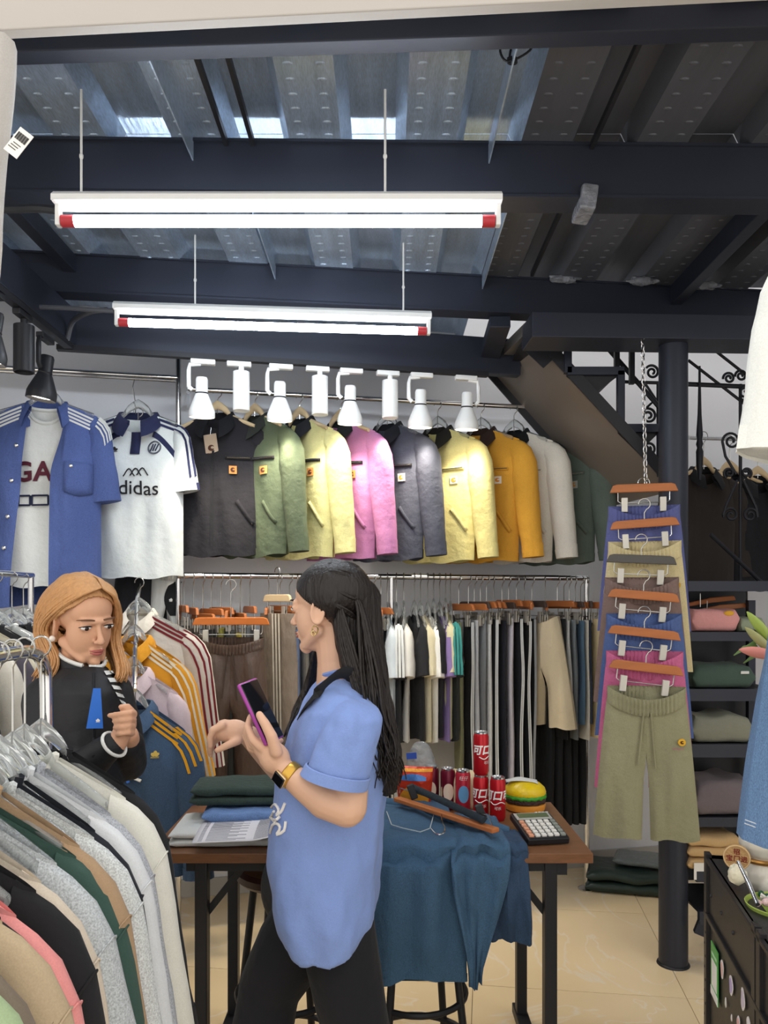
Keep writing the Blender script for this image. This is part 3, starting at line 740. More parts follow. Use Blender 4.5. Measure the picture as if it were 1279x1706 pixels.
for zz in range(6):
    pk.v += [g.fr(.10+.105*q/5, -.255-.13*zz/5-(.018*(1-abs(q/5-.5)*2) if zz == 5 else 0), .006) for q in range(6)]
pk.f = [(a*6+c_, a*6+c_+1, a*6+c_+7, a*6+c_+6) for a in range(5) for c_ in range(5)]
pk.build('chest_pocket', DEN, t, solid=.004)
B().ell(g.fr(.125, -.275, .010), (.009, .004, .009), n=10, m=5).build('button', CHROME, t)
hanger('clear hanger inside the open denim shirt', p+Vector((0, 0, .02)), rz, 'clear', ZUL-p.z-.03, W=.2, slope=.33)
g2 = Top(W=.185, Wb=.19, Wh=.185, L=.77, D=.05, seed=8, neck=.075, drop=.075, slope=.3, fold=.012)
t2, g2 = make_top('t_shirt', 'white tee worn under the open denim shirt', 't-shirt', p+Vector((0, 0, -.01)), rz, WHITEC, g2, None, rib=WHITEC, nu=22)
fn = lambda x, z: g2.fr(x-.015, z-.285, .006)
write('lettering', 'GAP', .115, lambda x, y: fn(x, y), mat('print_maroon', '#5b2233', .8, bump=0), t2, 1.05, .003)
for x0, x1 in ((-.085, -.04), (-.032, .035)):
    bb = B()
    for (ax, az, bx, bz) in ((x0, -.098, x1, -.098), (x0, -.138, x1, -.138), (x0, -.098, x0, -.138), (x1, -.098, x1, -.138)): bb.tube([fn(ax, az), fn(bx, bz)], .004, 5)
    bb.build('print_box', INKN, t2)
# jersey
rz = AW-R(10); p = wallpt(230, 694, -.05)
JW = cloth('#d2d9da'); g = Top(W=.20, Wb=.205, Wh=.205, L=.73, D=.075, seed=2.2, neck=.085, drop=.08, slope=.36, fold=.016, fk=7)
t, g = make_top('football_jersey', 'white short sleeved jersey with navy collar and adidas lettering', 'shirt', p, rz, JW, g, (.31, .16, .085, .08, .05, .05), nu=30, nt=22,
  collar=(NAVYC, dict(r=.082, ry=.055, stand=.03, fall=.055, point=.085, gap=.30)), cuff=NAVYC)
bb = B(); bb.loft([[g.fr(x, z, .006) for x in (-.021, .021)] for z in [-.06-.12*q/6 for q in range(7)]], False, False); bb.build('placket', NAVYC, t, solid=.004)
for sd in (-1, 1):
    strip(lambda q: (g.fr(sd*lerp(.075, .198, q), lerp(-.085, -.215, q**1.4), .005), Vector((.3*sd, 0, 1))), 12, .013).build('raglan_panel', NAVYC, t)
    for k in range(2):
        strip(lambda q: (g.fr(sd*lerp(.10, .19, q), g.ztop(lerp(.1, .19, q), True)-.012-.022*k, .005), Vector((0, 0, 1))), 8, .006).build('stripe', NAVYC, t)
        pts = g.ax[sd]
        strip(lambda q: (g.sleeve_pt(pts, int(round(q*9)), R(-25-24*k), sd, .085, .08, .05, .05, .005), Vector((sd*.8, 0, .3))), 10, .006).build('stripe', NAVYC, t)
write('lettering', 'adidas', .088, lambda x, y: g.fr(x+.004, y-.335, .006), INK, t, 1.0, .0005)
bb = B()
for k in range(3): bb.tube([g.fr(-.045+.03*k+.05*q, -.268+.018*math.sin(q*5-1)+.003*k, .006) for q in [i/8 for i in range(9)]], .0028, 5)
bb.build('swoosh_print', INK, t)
bb = B(); cx, cz = .088, -.15
for r_ in (.030, .026): bb.tube([g.fr(cx+r_*math.cos(a), cz+r_*math.sin(a), .006) for a in [2*math.pi*i/24 for i in range(25)]], .0014, 5)
for k in (-1, 0, 1): bb.tube([g.fr(cx+k*.012-.005, cz-.016, .006), g.fr(cx+k*.012+.007, cz+.016, .006)], .003, 5)
bb.build('crest', INKN, t)
trefoil(lambda x, y: g.fr(x-.088, y-.165, .006), .032).build('leaf_emblem', INK, t, smooth=False)
trefoil(lambda x, y: Vector((x, .03, y-.045)), .03).build('neck_label', INK, t, smooth=False)
hanger('clear hanger of the white jersey', p+Vector((0, 0, .02)), rz, 'clear', .0, W=.18, slope=.36)
hk = bpy.data.objects[-1] if False else None
B().tube([wallpt(224, 632, -.0), wallpt(221, 645, -.03), wallpt(225, 668, -.02), wallpt(226, 690, -.03)], .0025, 6).build('hook_extension', WIRE, [o for o in bpy.data.objects if o.get('label') == 'clear hanger of the white jersey'][0], world=True)
# sliver of a white garment at the frame's left edge
make_top('t_shirt', 'white tee cut off by the left edge beside the denim shirt', 't-shirt', wallpt(-125, 690, -.05), AW-R(10), WHITEC, Top(W=.2, Wb=.2, Wh=.2, L=.7, D=.05, seed=3), (.3, .25, .085, .08), rib=WHITEC)
# shorts under the jersey
t = make_pants('shorts', 'black shorts below the white jersey', 'shorts', wallpt(232, 945, .08), AW, cloth('#24262c'), Pants(W=.10, Wh=.135, L=.33, rise=.18, D=.04, seed=2), sag=.01)
g = Pants(W=.065, Wh=.075, L=.29, rise=.2, D=.045, seed=5)
t = make_pants('shorts', 'white shorts with black side panel beside the black ones', 'shorts', wallpt(277, 948, .05), AW, WHITEC, g, sag=.01)
strip(lambda q: (g.fr(.045-.03*math.sin(q*3)+.004, -.06-.16*q, .006), Vector((1, 0, 0))), 10, .026).build('side_panel', BLKC, t)
trefoil(lambda x, y: g.fr(x+.025, y-.15, .010), .022).build('leaf_emblem', WHITEC, t, smooth=False)
t = clip_hanger('black clip hanger lying under the black shorts', wallpt(225, 1066, -.1), AW, .02, BLKC, W=.12, tilt=R(-4))
# ================================================================== LOWER RAIL
def hung_pants(name, label, cat, loc, rotz, m, W=.1, L=.75, D=.02, seed=0, group=None, stripe=None):
    t = thing(name, label, cat, loc, rotz, group); b = B(); n = 14; rings = []
    for i in range(n):
        tt = i/(n-1); ww = lerp(W*.85, W, tt); ring = []
        for j in range(16):
            a = 2*math.pi*j/16; x = ww*math.cos(a); y = D*math.sin(a)*(1+.4*tt)+.018*noise.noise(Vector((x*9+seed*3, tt*1.8, seed)))*ss(0, .3, tt)
            ring.append(Vector((x, y, -L*tt)))
        rings.append(ring)
    b.loft(rings); b.build('legs', m, t, auto=70)
    if stripe:
        for k, (a, hw) in enumerate(stripe[1]):
            strip(lambda q: (Vector((lerp(W*.85, W, q)*math.cos(a)*1.03+.002, 0, -L*q))+Vector((0, D*math.sin(a)*(1+.4*q)*1.12+.018*noise.noise(Vector((lerp(W*.85, W, q)*math.cos(a)*9+seed*3, q*1.8, seed)))*ss(0, .3, q)-(.001), 0)), Vector((math.sin(a)*.6, 1, 0)).normalized()), 14, hw).build('stripe', stripe[0], t)
    return t
def onlow(px, z): p = onrail(px, -.02); p.z = z; return p
WST = (WHITEC, [(R(-12), .0035), (R(14), .0035)])
GST = (cloth('#8f9294'), [(R(0), .006)])
low = [ # px, type, colour, stripe, label
 (645, 'tee', '#c9d3da', '', None, 'pale blue tee by the dark hair'), (660, 'tee', '#1b1c20', '', 'ws', 'black tee with white sleeve stripes'),
 (672, 'tee', '#e6e4dc', '', None, 'white tee with drooping sleeve'), (690, 'tee', '#212226', '', None, 'plain black tee next to the white one'), (700, 'tee', '#e0d6b4', '', None, 'cream tee'),
 (712, 'tee', '#ecebe6', '', None, 'bright white tee'), (722, 'tee', '#191a1f', '', None, 'black tee next to the purple one'), (732, 'tee', '#8d78ad', '', None, 'purple tee'),
 (742, 'tee', '#d8d2ac', '', None, 'pale yellow tee'), (750, 'tee', '#1c2222', '', 'ts', 'black tee with teal sleeve stripes'),
 (764, 'pants', '#8c8f6c', '', None, 'olive trousers'), (780, 'pants', '#191b24', '', 'w', 'black track trousers next to the olive ones'), (790, 'pants', '#d9dcdf', '', None, 'white trousers'),
 (800, 'pants', '#7e8285', '', None, 'mid grey trousers'), (810, 'pants', '#e4e5e3', '', None, 'snow white snap trousers'), (822, 'pants', '#15161b', '', 'w', 'black track trousers with paired white stripes'),
 (836, 'pants', '#1d1f2a', '', None, 'blue black trousers'), (847, 'pants', '#d2cdd6', '', None, 'lilac white trousers'), (860, 'pants', '#1b1d27', '', 'w', 'ink blue track trousers'),
 (873, 'pants', '#16181c', '', 'w', 'black trousers with white piping'), (886, 'pants', '#131417', '', 'g', 'black trousers with grey stripe'),
 (908, 'shorts', '#d5c6a6', '', None, 'wide cream shorts'), (928, 'shorts', '#17181d', '', None, 'black shorts next to the cream pair'), (939, 'shorts', '#dcdcd8', '', None, 'white shorts'),
 (948, 'shorts', '#7f868a', '', None, 'grey shorts'), (958, 'shorts', '#4f6a80', '', None, 'slate blue shorts'), (967, 'shorts', '#d8d3c6', '', None, 'off-white shorts'),
 (980, 'shorts', '#2f3848', 'denim', None, 'dark denim shorts'), (996, 'shorts', '#dcc99c', '', None, 'sand shorts')]
for i, (px, ty, cl, kd, stp, lab) in enumerate(low):
    m = cloth(cl, kd); rz = AW-R(97+random.uniform(-7, 7)); jz = random.uniform(-.012, .012)
    if ty == 'tee':
        p = onlow(px, 1.435+jz); g = Top(W=.19, Wb=.2, Wh=.2, L=.60, D=.022, neck=.065, drop=.05, slope=.42, seed=i*1.3, fold=.016)
        t, g = make_top('t_shirt', lab+' hanging edge-on from the lower rail', 't-shirt', p, rz, m, g, (.24, .2, .085, .1, .035, .04), 'tees on the lower rail', nu=12, nt=9)
        if stp:
            sm = WHITEC if stp == 'ws' else cloth('#3d8f8a')
            for k in range(3):
                for sd in (-1, 1):
                    pts = g.ax[sd]; strip(lambda q: (g.sleeve_pt(pts, int(round(q*6)), R(-20+20*k), sd, .085, .1, .035, .04, .006), Vector((0, 1, 0))), 7, .006).build('stripe', sm, t)
        hanger('clear hanger of the '+lab+' on the lower rail', p+Vector((0, 0, .01)), rz, 'clear', ZLO-p.z-.012, W=.17, slope=.42, group='clear tee hangers on the lower rail')
    else:
        W_ = .10 if ty == 'pants' else .145; p = onlow(min(px, 974) if ty != 'shorts' else min(px, 970+(px-970)*.4), 1.40+jz)
        L_ = .98 if ty == 'pants' else (.52 if i % 2 else .6)
        if ty == 'shorts' and lab.startswith('wide'):
            t = make_pants('shorts', lab+' hanging edge-on from the lower rail', 'shorts', p+Vector((0, -.06, .03)), AW-R(62), m, Pants(W=.06, Wh=.17, L=.55, rise=.3, D=.05, seed=3), group='bottoms on the lower rail', band=0)
        else:
            hung_pants('trousers' if ty == 'pants' else 'shorts', lab+' hanging edge-on from the lower rail', 'trousers' if ty == 'pants' else 'shorts', p, rz, m, W_, L_, .015, i*1.1, 'bottoms on the lower rail', WST if stp == 'w' else GST if stp == 'g' else None)
        rr = AW-R(random.choice((60, 72, 80, 95, 110)))
        clip_hanger('small wooden clip hanger of the '+lab, p+Vector((0, 0, .075)), rr, ZLO-p.z-.085, WOODH if i % 4 else mat('hanger_dark', '#4a3b34', .5), W=.12, group='wooden clip hangers on the lower rail')
# left section
lowl = [(306, '#22232a', 'dark charcoal'), (322, '#4a4038', 'umber'), (338, '#6b655c', 'taupe'), (352, '#2d2b2b', 'soft black'), (368, '#8f8a3e', 'moss yellow'), (384, '#3a3d42', 'graphite'), (400, '#b7a63a', 'acid yellow'),
        (416, '#6a6f74', 'steel grey'), (448, '#5a4c46', 'mocha nylon'), (466, '#8b7d72', 'bronze nylon'), (482, '#5b68a0', 'periwinkle'), (494, '#7d8fb5', 'sky blue'), (507, '#8a867c', 'stone'), (520, '#2f3340', 'midnight'), (620, '#c9c4b8', 'oat'), (634, '#1d1e22', 'jet black')]
for i, (px, cl, lab) in enumerate(lowl):
    ny = 'nylon' if 'nylon' in lab else ''
    p = onlow(px, 1.36+random.uniform(-.02, .02)); rz = AW-R(95+random.uniform(-8, 8))
    hung_pants('trousers', '%s trousers in the left part of the lower rail' % lab, 'trousers', p, rz, cloth(cl, ny), .11, 1.06, .02, i*2.3, 'trousers in the left part of the lower rail',
      (cloth('#cfc8bd'), [(R(-40), .004), (R(-15), .004), (R(10), .004)]) if px == 466 else None)
    clip_hanger('small wooden clip hanger of the %s trousers' % lab, p+Vector((0, 0, .08)), AW-R(random.choice((50, 65, 80, 100))), ZLO-p.z-.09, WOODH, W=.12, group='wooden clip hangers in the left part')
# bronze track trousers with pale side stripes, turned to the room
p = wallpt(462, 1022, -.16); t = hung_pants('track_trousers', 'shiny beige track trousers with three pale stripes left of the dark-haired woman', 'trousers', p, AW-R(60), cloth('#8d7f70', 'nylon'), .16, .72, .03, 3.3)
for k in range(3):
    strip(lambda q: (Vector((.06-.05*k*.5+.04*q, -.034-.012*q, -.70*q)), Vector((1, 0, 0))), 12, .006).build('stripe', cloth('#e6ddc9'), t)
clip_hanger('clear-clipped hanger of the shiny beige track trousers', p+Vector((0, 0, .07)), AW-R(60), .12, PALEW, W=.1)
# brown nylon shorts facing front on the orange hanger
p = wallpt(385, 1035, -.30); rz = AW*.4
clip_hanger('bright orange clip hanger holding brown nylon trousers', p, rz, .16, ORANGEW, W=.155)
t = make_pants('nylon_trousers', 'brown shiny nylon trousers clipped to the orange hanger', 'trousers', p+Vector((0, -.0, -.075)), rz, cloth('#5b4a40', 'nylon'), Pants(W=.135, Wh=.19, L=.72, rise=.3, D=.05, seed=6, fold=.03, fk=12), cord=cloth('#4a3b33'), band=.045)
# ================================================================== TRACK JACKETS ON THE SLOPING ARM
def jacket(lab, px, py, Y, rt, col, kd, W, slope, slv, stripes=None, L=.62, seed=0, name='track_jacket', cuff=None, coll=None, D=.06):
    p = P(px, py, Y); g = Top(W=W, Wb=W*1.02, Wh=W*1.0, L=L, D=D, seed=seed, slope=slope, neck=.06, drop=.06, fold=.018)
    m = cloth(col, kd)
    t, g = make_top(name, lab, 'jacket', p, R(rt), m, g, slv, 'track jackets on the sloping display arm', cuff=cuff or m, collar=(coll or m, dict(r=.06, ry=.045, stand=.025, fall=.045, point=.07)), hem=cuff)
    if stripes:
        sm = cloth(stripes)
        for sd in (-1, 1):
            for k in range(3):
                strip(lambda q: (g.fr(sd*lerp(.075, W-.006, q), g.ztop(lerp(.075, W-.006, q), True)-.010-.018*k-.012*q, .006), Vector((0, 0, 1))), 10, .0058).build('stripe', sm, t)
                pts = g.ax[sd]; n = len(pts)
                strip(lambda q: (g.sleeve_pt(pts, int(round(q*(n-1))), R(-22-24*k), sd, slv[2], slv[3], .04, .035, .006), Vector((sd*.9, 0, .2))), n, .0055).build('stripe', sm, t)
    hanger('clear hanger of the %s' % lab.split(' with ')[0].split(' on ')[0], p+Vector((0, 0, .012)), R(rt), 'clear', .12, W=W*.8, slope=slope)
    return t, g
jacket('off-white track jacket with dark red stripes', 232, 1022, 3.35, -14, '#cfcac0', '', .245, .42, (.60, .12, .075, .05), '#7a2630', seed=1)
jacket('mustard track jacket with white stripes', 225, 1068, 3.10, -16, '#cf8f1f', '', .205, .55, (.47, .22, .07, .045), '#e9dfc6', seed=2, cuff=cloth('#d59a2c'))
jacket('pale lilac jacket with drawstring collar', 222, 1122, 3.0, -14, '#cbb8be', '', .19, .55, (.4, .1, .065, .045), None, seed=3)
t, g = jacket('blue denim jacket with yellow shoulder stripes and white toggles', 226, 1178, 2.88, -10, '#3d5470', 'denim', .195, .60, (.56, .08, .07, .055), None, L=.60, seed=4)
for sd in (-1, 1):
    for k in range(3):
        strip(lambda q: (g.fr(sd*lerp(.07, .188, q), g.ztop(lerp(.07, .188, q), True)-.008-.02*k-.01*q, .008), Vector((0, 0, 1))), 10, .0062).build('stripe', cloth('#e0a21e'), t)
        pts = g.ax[sd]; strip(lambda q: (g.sleeve_pt(pts, int(round(q*3)), R(-25-24*k), sd, .07, .055, .04, .035, .006), Vector((sd*.9, 0, .2))), 4, .006).build('stripe', cloth('#e0a21e'), t)
for z in (-.16, -.245, -.33, -.41):
    B().tube([g.fr(x, z+.006*math.sin(x*90), .008) for x in (-.03, -.01, .01, .03, .055)], .006, 6, flat=.5).build('toggle', OFFW, t)
trefoil(lambda x, y: g.fr(x+.105, y-.165, .008), .034).build('leaf_emblem', cloth('#cfb45a'), t, smooth=False)
B().box(g.fr(-.005, -.21, .014), (.012, .003, .10), Matrix.Rotation(R(-22), 3, 'Y')).build('blue_tag', mat('tag_blue', '#2f6fd0', .4, bump=0), t, smooth=False)
jacket('navy track jacket with white stripe beside the blonde woman', 150, 1040, 3.2, -12, '#1d2236', '', .20, .5, (.5, .12, .07, .05), '#e8e8e8', seed=6)
arm = thing('display_arm', 'sloping chrome display arm for the track jackets', 'clothes rail', (0, 0, 0))
B().tube([P(233, 975, 3.55), P(228, 1000, 3.35), P(224, 1150, 2.83)], .009, 8).build('bar', CHROME, arm)
# ================================================================== LEFT SIDE RACK BEHIND THE BLONDE WOMAN
lr = thing('clothes_rail', 'chrome side rail along the left wall with tees', 'clothes rail', (0, 0, 0))
B().tube([(-1.42, 2.05, 1.60), (-1.42, 3.15, 1.60)], .012, 10).build('bar', CHROME, lr)
for y in (2.06, 3.14): B().tube([(-1.42, y, 0), (-1.42, y, 1.6)], .012, 10).build('post', CHROME, lr)
for i, (Y, cl, lab) in enumerate(((3.08, '#b9c4c8', 'pale grey blue'), (2.98, '#24262b', 'charcoal black'), (2.88, '#e4e6e4', 'bright white'), (2.78, '#2a2b2f', 'dark grey'), (2.68, '#e6dfc6', 'cream'), (2.58, '#55505c', 'plum grey'), (2.46, '#ece8da', 'ivory'), (2.34, '#1d1f24', 'black and white striped'), (2.24, '#d8dad8', 'silver white'))):
    p = Vector((-1.42+random.uniform(-.015, .015), Y, 1.405)); g = Top(W=.225, Wb=.23, Wh=.23, L=.62, D=.035, slope=.48, seed=i*2, neck=.07)
    t, g = make_top('t_shirt', '%s top on the side rail behind the blonde woman' % lab, 't-shirt', p, R(random.uniform(-12, 4)), cloth(cl), g, (.34, .22, .09, .085), 'tops on the left side rail', nu=18, nt=12, rib=cloth(cl))
    if 'striped' in lab:
        for k in range(6): strip(lambda q: (g.fr(lerp(-.2, .21, q), -.15-.06*k-.03*math.sin(q*3), .006), Vector((0, 0, 1))), 12, .010).build('stripe', WHITEC, t)
    if lab == 'cream': write('lettering', 'CB', .03, lambda x, y: g.fr(x+.165, y-.06, .006), INK, t)
    hanger('clear hanger of the %s top on the left side rail' % lab, p+Vector((0, 0, .012)), 0, 'clear', .17, W=.19, slope=.48, group='clear hangers on the left side rail')
# ================================================================== NEAR RACK
nr = thing('garment_rack', 'chrome garment rack of sweatshirts in the left foreground', 'clothes rack', (0, 0, 0))
B().tube(curve_pts([(-.70, .62, 1.39), (-.725, 1.0, 1.39), (-.765, 1.55, 1.39), (-.775, 1.72, 1.385), (-.776, 1.78, 1.35), (-.777, 1.795, 1.28), (-.777, 1.80, .9), (-.777, 1.80, .05)], 40), .0145, 12).build('frame', CHROME, nr)
B().tube(curve_pts([(-.70, .62, 1.39), (-.69, .52, 1.35), (-.69, .5, 1.2), (-.69, .5, .05)], 16), .0145, 12).build('frame', CHROME, nr)
B().tube([(-.777, 1.80, .08), (-.69, .5, .08)], .012, 10).build('lower_bar', CHROME, nr)
for x, y in ((-.777, 1.8), (-.69, .5)):
    B().tube([(x-.22, y, .05), (x+.22, y, .05)], .012, 10).build('foot_bar', CHROME, nr)
    for s_ in (-1, 1): B().lathe([(.001, 0), (.02, .004), (.022, .02), (.01, .04)], (x+s_*.21, y, 0), 12).build('caster', BLACKM, nr)
near = [(1.74, '#17181c', '', 'black sweatshirt at the far end, mostly behind the ivory one'), (1.68, '#dcdcd2', '', 'ivory sweatshirt with long hanging sleeve'), (1.60, '#a9adb4', 'heather', 'grey heather sweatshirt in front of the ivory one'),
 (1.52, '#d4d8dc', '', 'thin pale white sweatshirt'), (1.475, '#171b24', '', 'navy black sweatshirt between two pale ones'), (1.42, '#c5cacb', 'heather', 'light ash heather sweatshirt'), (1.365, '#a58a6c', '', 'camel brown sweatshirt'),
 (1.325, '#355048', '', 'dark green sweatshirt'), (1.265, '#aeb4b8', 'heather', 'large blue grey heather sweatshirt'), (1.20, '#cbbfae', '', 'beige cream sweatshirt'), (1.145, '#141519', '', 'jet black sweatshirt'), (1.10, '#dd8f8d', '', 'coral pink sweatshirt'),
 (1.065, '#1b1a1d', '', 'soft black sweatshirt below the coral pink one'), (1.02, '#b3a083', '', 'khaki sweatshirt'), (.975, '#74685a', '', 'taupe brown sweatshirt'), (.92, '#9bb089', '', 'sage green sweatshirt nearest the camera')]
for i, (Y, cl, kd, lab) in enumerate(near):
    hx = interp([(.9, -.708), (1.75, -.772)], Y)+random.uniform(-.008, .008); m = cloth(cl, kd)
    p = Vector((hx, Y, 1.165+random.uniform(-.012, .008))); g = Top(W=.215, Wb=.22, Wh=.22, L=.66, D=.04, slope=.60, neck=.065, drop=.05, seed=i*1.9, fold=.02)
    ln = .58 if i else .5
    t, g = make_top('sweatshirt', lab+' on the near rack', 'sweatshirt', p, R(random.uniform(-10, 2)), m, g, (ln+.06, .15 if i != 8 else .24, .10, .062, .045, .045), 'sweatshirts on the near rack', nu=24, nt=16, cuff=m, rib=m)
    pts = g.ax[1]
    B().tube([g.sleeve_pt(pts, 3, 2*math.pi*j/16, 1, .10, .062, .045, .045, .0015) for j in range(17)], .0018, 5).build('shoulder_seam', m, t)
    hanger('clear acrylic hanger of the '+lab.split(' in front')[0].split(' at the')[0].split(' with')[0].split(' between')[0].split(' nearest')[0].split(' below')[0]+' on the near rack', p+Vector((0, 0, .015)), R(-4), 'clear', 1.395-p.z-.012, W=.19, slope=.60, group='acrylic hangers on the near rack', th=.016)
# ================================================================== CHAIN OF SHORTS
ch = thing('hanging_chain', 'silver chain hanging from the box beam above the shorts', 'chain', P(1070, 563, 3.125))
lk = None
for i in range(22):
    z = -.008-.0275*i
    if lk is None:
        lk = B().tube([(.007*math.cos(a), 0, .018*math.sin(a)) for a in [2*math.pi*k/14 for k in range(15)]], .0022, 6).build('link', CHROME, ch)
        o = lk
    else:
        o = bpy.data.objects.new('link', lk.data); reg(o, ch)
    o.location = (.0006*i, 0, z); o.rotation_euler = (0, 0, R(90*(i % 2)+20))
sh = [(1072, 813, 0, 0, WOODH, '#5c6296', 'periwinkle blue', .50), (1073, 872, R(-3), -4, WOODH, '#cdbf94', 'cream', .50), (1068, 932, R(3), 3, mat('hanger_grey', '#55524e', .6), '#7d6862', 'mauve brown', .48),
      (1072, 992, R(5), 5, WOODH, '#4e6294', 'cobalt blue', .46), (1073, 1054, R(6), 6, WOODH, '#c2668e', 'rose pink', .50), (1076, 1112, R(6), 6, WOODH, '#918f72', 'khaki green', .545)]
for i, (px, py, tl, rt, wm, cl, lab, L_) in enumerate(sh):
    Y = 3.105-.058*i; p = P(px, py, Y); rz = R(-14+rt*.5)
    clip_hanger('%s clip hanger holding the %s shorts' % ('grey' if i == 2 else 'brown wooden', lab), p, rz, .075 if i else .02, wm, W=.118, tilt=tl)
    g = Pants(W=.13, Wh=.178 if i < 5 else .185, L=L_, rise=.27, D=.022, seed=i*2.2, fold=.013, gap=.015)
    t = make_pants('sweat_shorts', '%s elastic-waist shorts, %s of six down the chain' % (lab, ['first', 'second', 'third', 'fourth', 'fifth', 'last'][i]), 'shorts', p+Vector((0, 0, -.072)), rz, cloth(cl, 'washed'), g, 'shorts hanging down the chain', band=.06, cord=cloth(cl) if i == 5 else None, sag=.045)
    b = B(); b.box(g.fr(0, -.01, -.06), (.03, .002, .018)); b.build('neck_label', WHITEC, t, smooth=False)
    if i in (1, 5):
        c0 = g.fr(.118, -.19 if i == 5 else -.17, .008)
        b = B(); b.lathe([(.001, .004), (.013, .003), (.0135, 0)], c0, 16, rot=Matrix.Rotation(R(90), 3, 'X')); o = b.build('smile_patch', mat('patch_yellow', '#e3ae2a', .6, bump=0), t)
        vs, fs = cpatch_poly(10); B().add([c0+Vector((a*.016, -.0055, c_*.016)) for a, c_ in vs], fs).build('emblem', LOGO_D, o, smooth=False)
        if i == 5: write('lettering', 'carhartt', .012, lambda x, y: g.fr(.105+x, -.213+y, .008), cloth('#b0607a'), t)
# ================================================================== DARK JACKETS AT THE RIGHT
for px, py, Y, cl, lab, W, rt in ((1172, 785, 3.88, '#2b2522', 'brown suede jacket with wooden hanger behind the iron railing', .16, 10), (1215, 790, 3.98, '#191c26', 'navy black jacket with small square patch', .20, 6), (1262, 800, 3.95, '#12131a', 'black jacket at the right behind the white tee', .2, 0)):
    p = P(px, py, Y); g = Top(W=W, Wb=W*1.03, Wh=W, L=.55, D=.06, seed=px, slope=.4)
    t, g = make_top('dark_jacket', lab, 'jacket', p, R(rt), cloth(cl), g, (.52, .1, .07, .05), collar=(BLKC, dict(r=.06, ry=.045, stand=.03, fall=.05, point=.08)))
    if '#191c26' == cl: c_patch(t, g, -.03, -.30, .028, mat('patch_tan', '#8a6a50', .7), LOGO_D)
    hanger('pale wooden hanger of the %s' % lab.split(' with')[0].split(' at')[0], p+Vector((0, 0, .015)), R(rt), 'wood', .16, W=W*.8, slope=.4)
for px, cl, lab in ((1160, '#51433f', 'brown'), (1190, '#1b1e26', 'navy'), (1222, '#15171d', 'black')):
    hung_pants('trousers', '%s trousers below the dark jackets at the right' % lab, 'trousers', P(px, 950, 3.95), R(15), cloth(cl), .09, .6, .03, px)
# ================================================================== FOLDED CLOTHES
def folded(name, label, cat, c, size, rotz, m, layers=2, seed=0, group=None, fold_side=-1):
    t = thing(name, label, cat, c, rotz, group); w_, d, h = size; hl = h/layers
    for l in range(layers):
        b = B(); rings = []; nx = 16
        for i in range(nx):
            u = -1+2*i/(nx-1); x = u*w_/2*(1-.02*l); ring = []
            edge = math.sqrt(max(.06, 1-abs(u)**22))
            for j in range(20):
                a = 2*math.pi*j/20; cy = math.copysign(abs(math.cos(a))**.35, math.cos(a)); cz = math.copysign(abs(math.sin(a))**.5, math.sin(a))
                y = d/2*cy*(1-.03*l); z = hl*(l+.5)+hl*.5*cz*edge
                k = noise.noise(Vector((x*12+seed, y*12, l*3.3+seed)))
                z += k*hl*.2*(1 if z > hl*.4 else .15); y += k*.008
                ring.append(Vector((x, y, max(.001, z))))
            rings.append(ring)
        b.loft(rings); b.build('folded_layer', m, t, auto=60)
    return t
def ontread(i, px): z, Y = TR[i]; return Vector(((px-CX)*Y/F, Y+.12, z))
t = folded('folded_sweatshirt', 'folded pink sweatshirt with a yellow mark on the stair tread', 'sweatshirt', ontread(1, 1196)+Vector((0, 0, 0)), (.20, .2, .098), 0, cloth('#d99a98'), 1, 1)
B().ell((.055, -.098, .078), (.022, .006, .012)).build('yellow_mark', cloth('#e0a83a'), t)
folded('folded_sweatshirt', 'folded sage green top at the right of the pink one', 'sweatshirt', ontread(1, 1258), (.10, .2, .06), 0, cloth('#8f9a84'), 1, 2)
t = folded('folded_sweatshirt', 'folded dark green sweatshirt on the stair tread', 'sweatshirt', ontread(2, 1208), (.26, .22, .10), 0, cloth('#45584f'), 1, 3)
B().box((.085, -.112, .068), (.035, .004, .012)).build('white_print', WHITEC, t, smooth=False, bevel=.002)
folded('folded_sweatshirt', 'folded grey green sweatshirt with soft rounded edge', 'sweatshirt', ontread(3, 1206), (.25, .22, .115), 0, cloth('#86887a'), 1, 4)
folded('folded_trousers', 'folded mauve grey trousers on the stair tread', 'trousers', ontread(4, 1210), (.25, .24, .145), 0, cloth('#736a6e'), 1, 5)
t = folded('folded_canvas_bag', 'folded tan canvas garment with white tag on the lowest tread', 'trousers', ontread(5, 1194)+Vector((0, 0, 0)), (.225, .22, .135), 0, cloth('#c9a877'), 3, 6)
B().box((-.07, -.118, -.0), (.044, .002, .068)).build('price_tag', mat('tag_white', '#ecebe6', .7, bump=0), t, smooth=False)
folded('folded_garment_bag', 'folded dark green garment bag on the floor by the wall', 'bag', P(1050, 1487, 4.0)+Vector((.0, .10, 0)), (.40, .30, .11), R(-14), mat('dark_green_vinyl', '#24352f', .4, bump=.25, bscale=18), 2, 7)
folded('folded_garment_bag', 'clear grey plastic bag lying on the dark green one', 'bag', P(1068, 1455, 4.1)+Vector((0, .02, .005)), (.26, .2, .035), R(-22), mat('grey_film', '#6f7674', .25, bump=.5, bscale=30), 1, 8).location.z = .118
for k, (px, py) in enumerate(((1185, 1000), (1200, 1012))):
    t = thing('wooden_hanger', ['upper', 'lower'][k]+' wooden hanger lying on the stair behind the pink sweatshirt', 'hanger', P(px, py, 3.50), R(8-16*k))
    B().prism([(-.12, -.03), (-.11, -.012), (0, .012), (.11, .02), (.12, .0), (0, -.012)], lambda x, y, q: Vector((x, q, y)), .014).build('bar', WOODH, t, smooth=False, bevel=.003)
    B().tube([(-.06, -.01, -.03), (-.06, -.01, .03)], .002, 6).build('hook', WIRE, t)
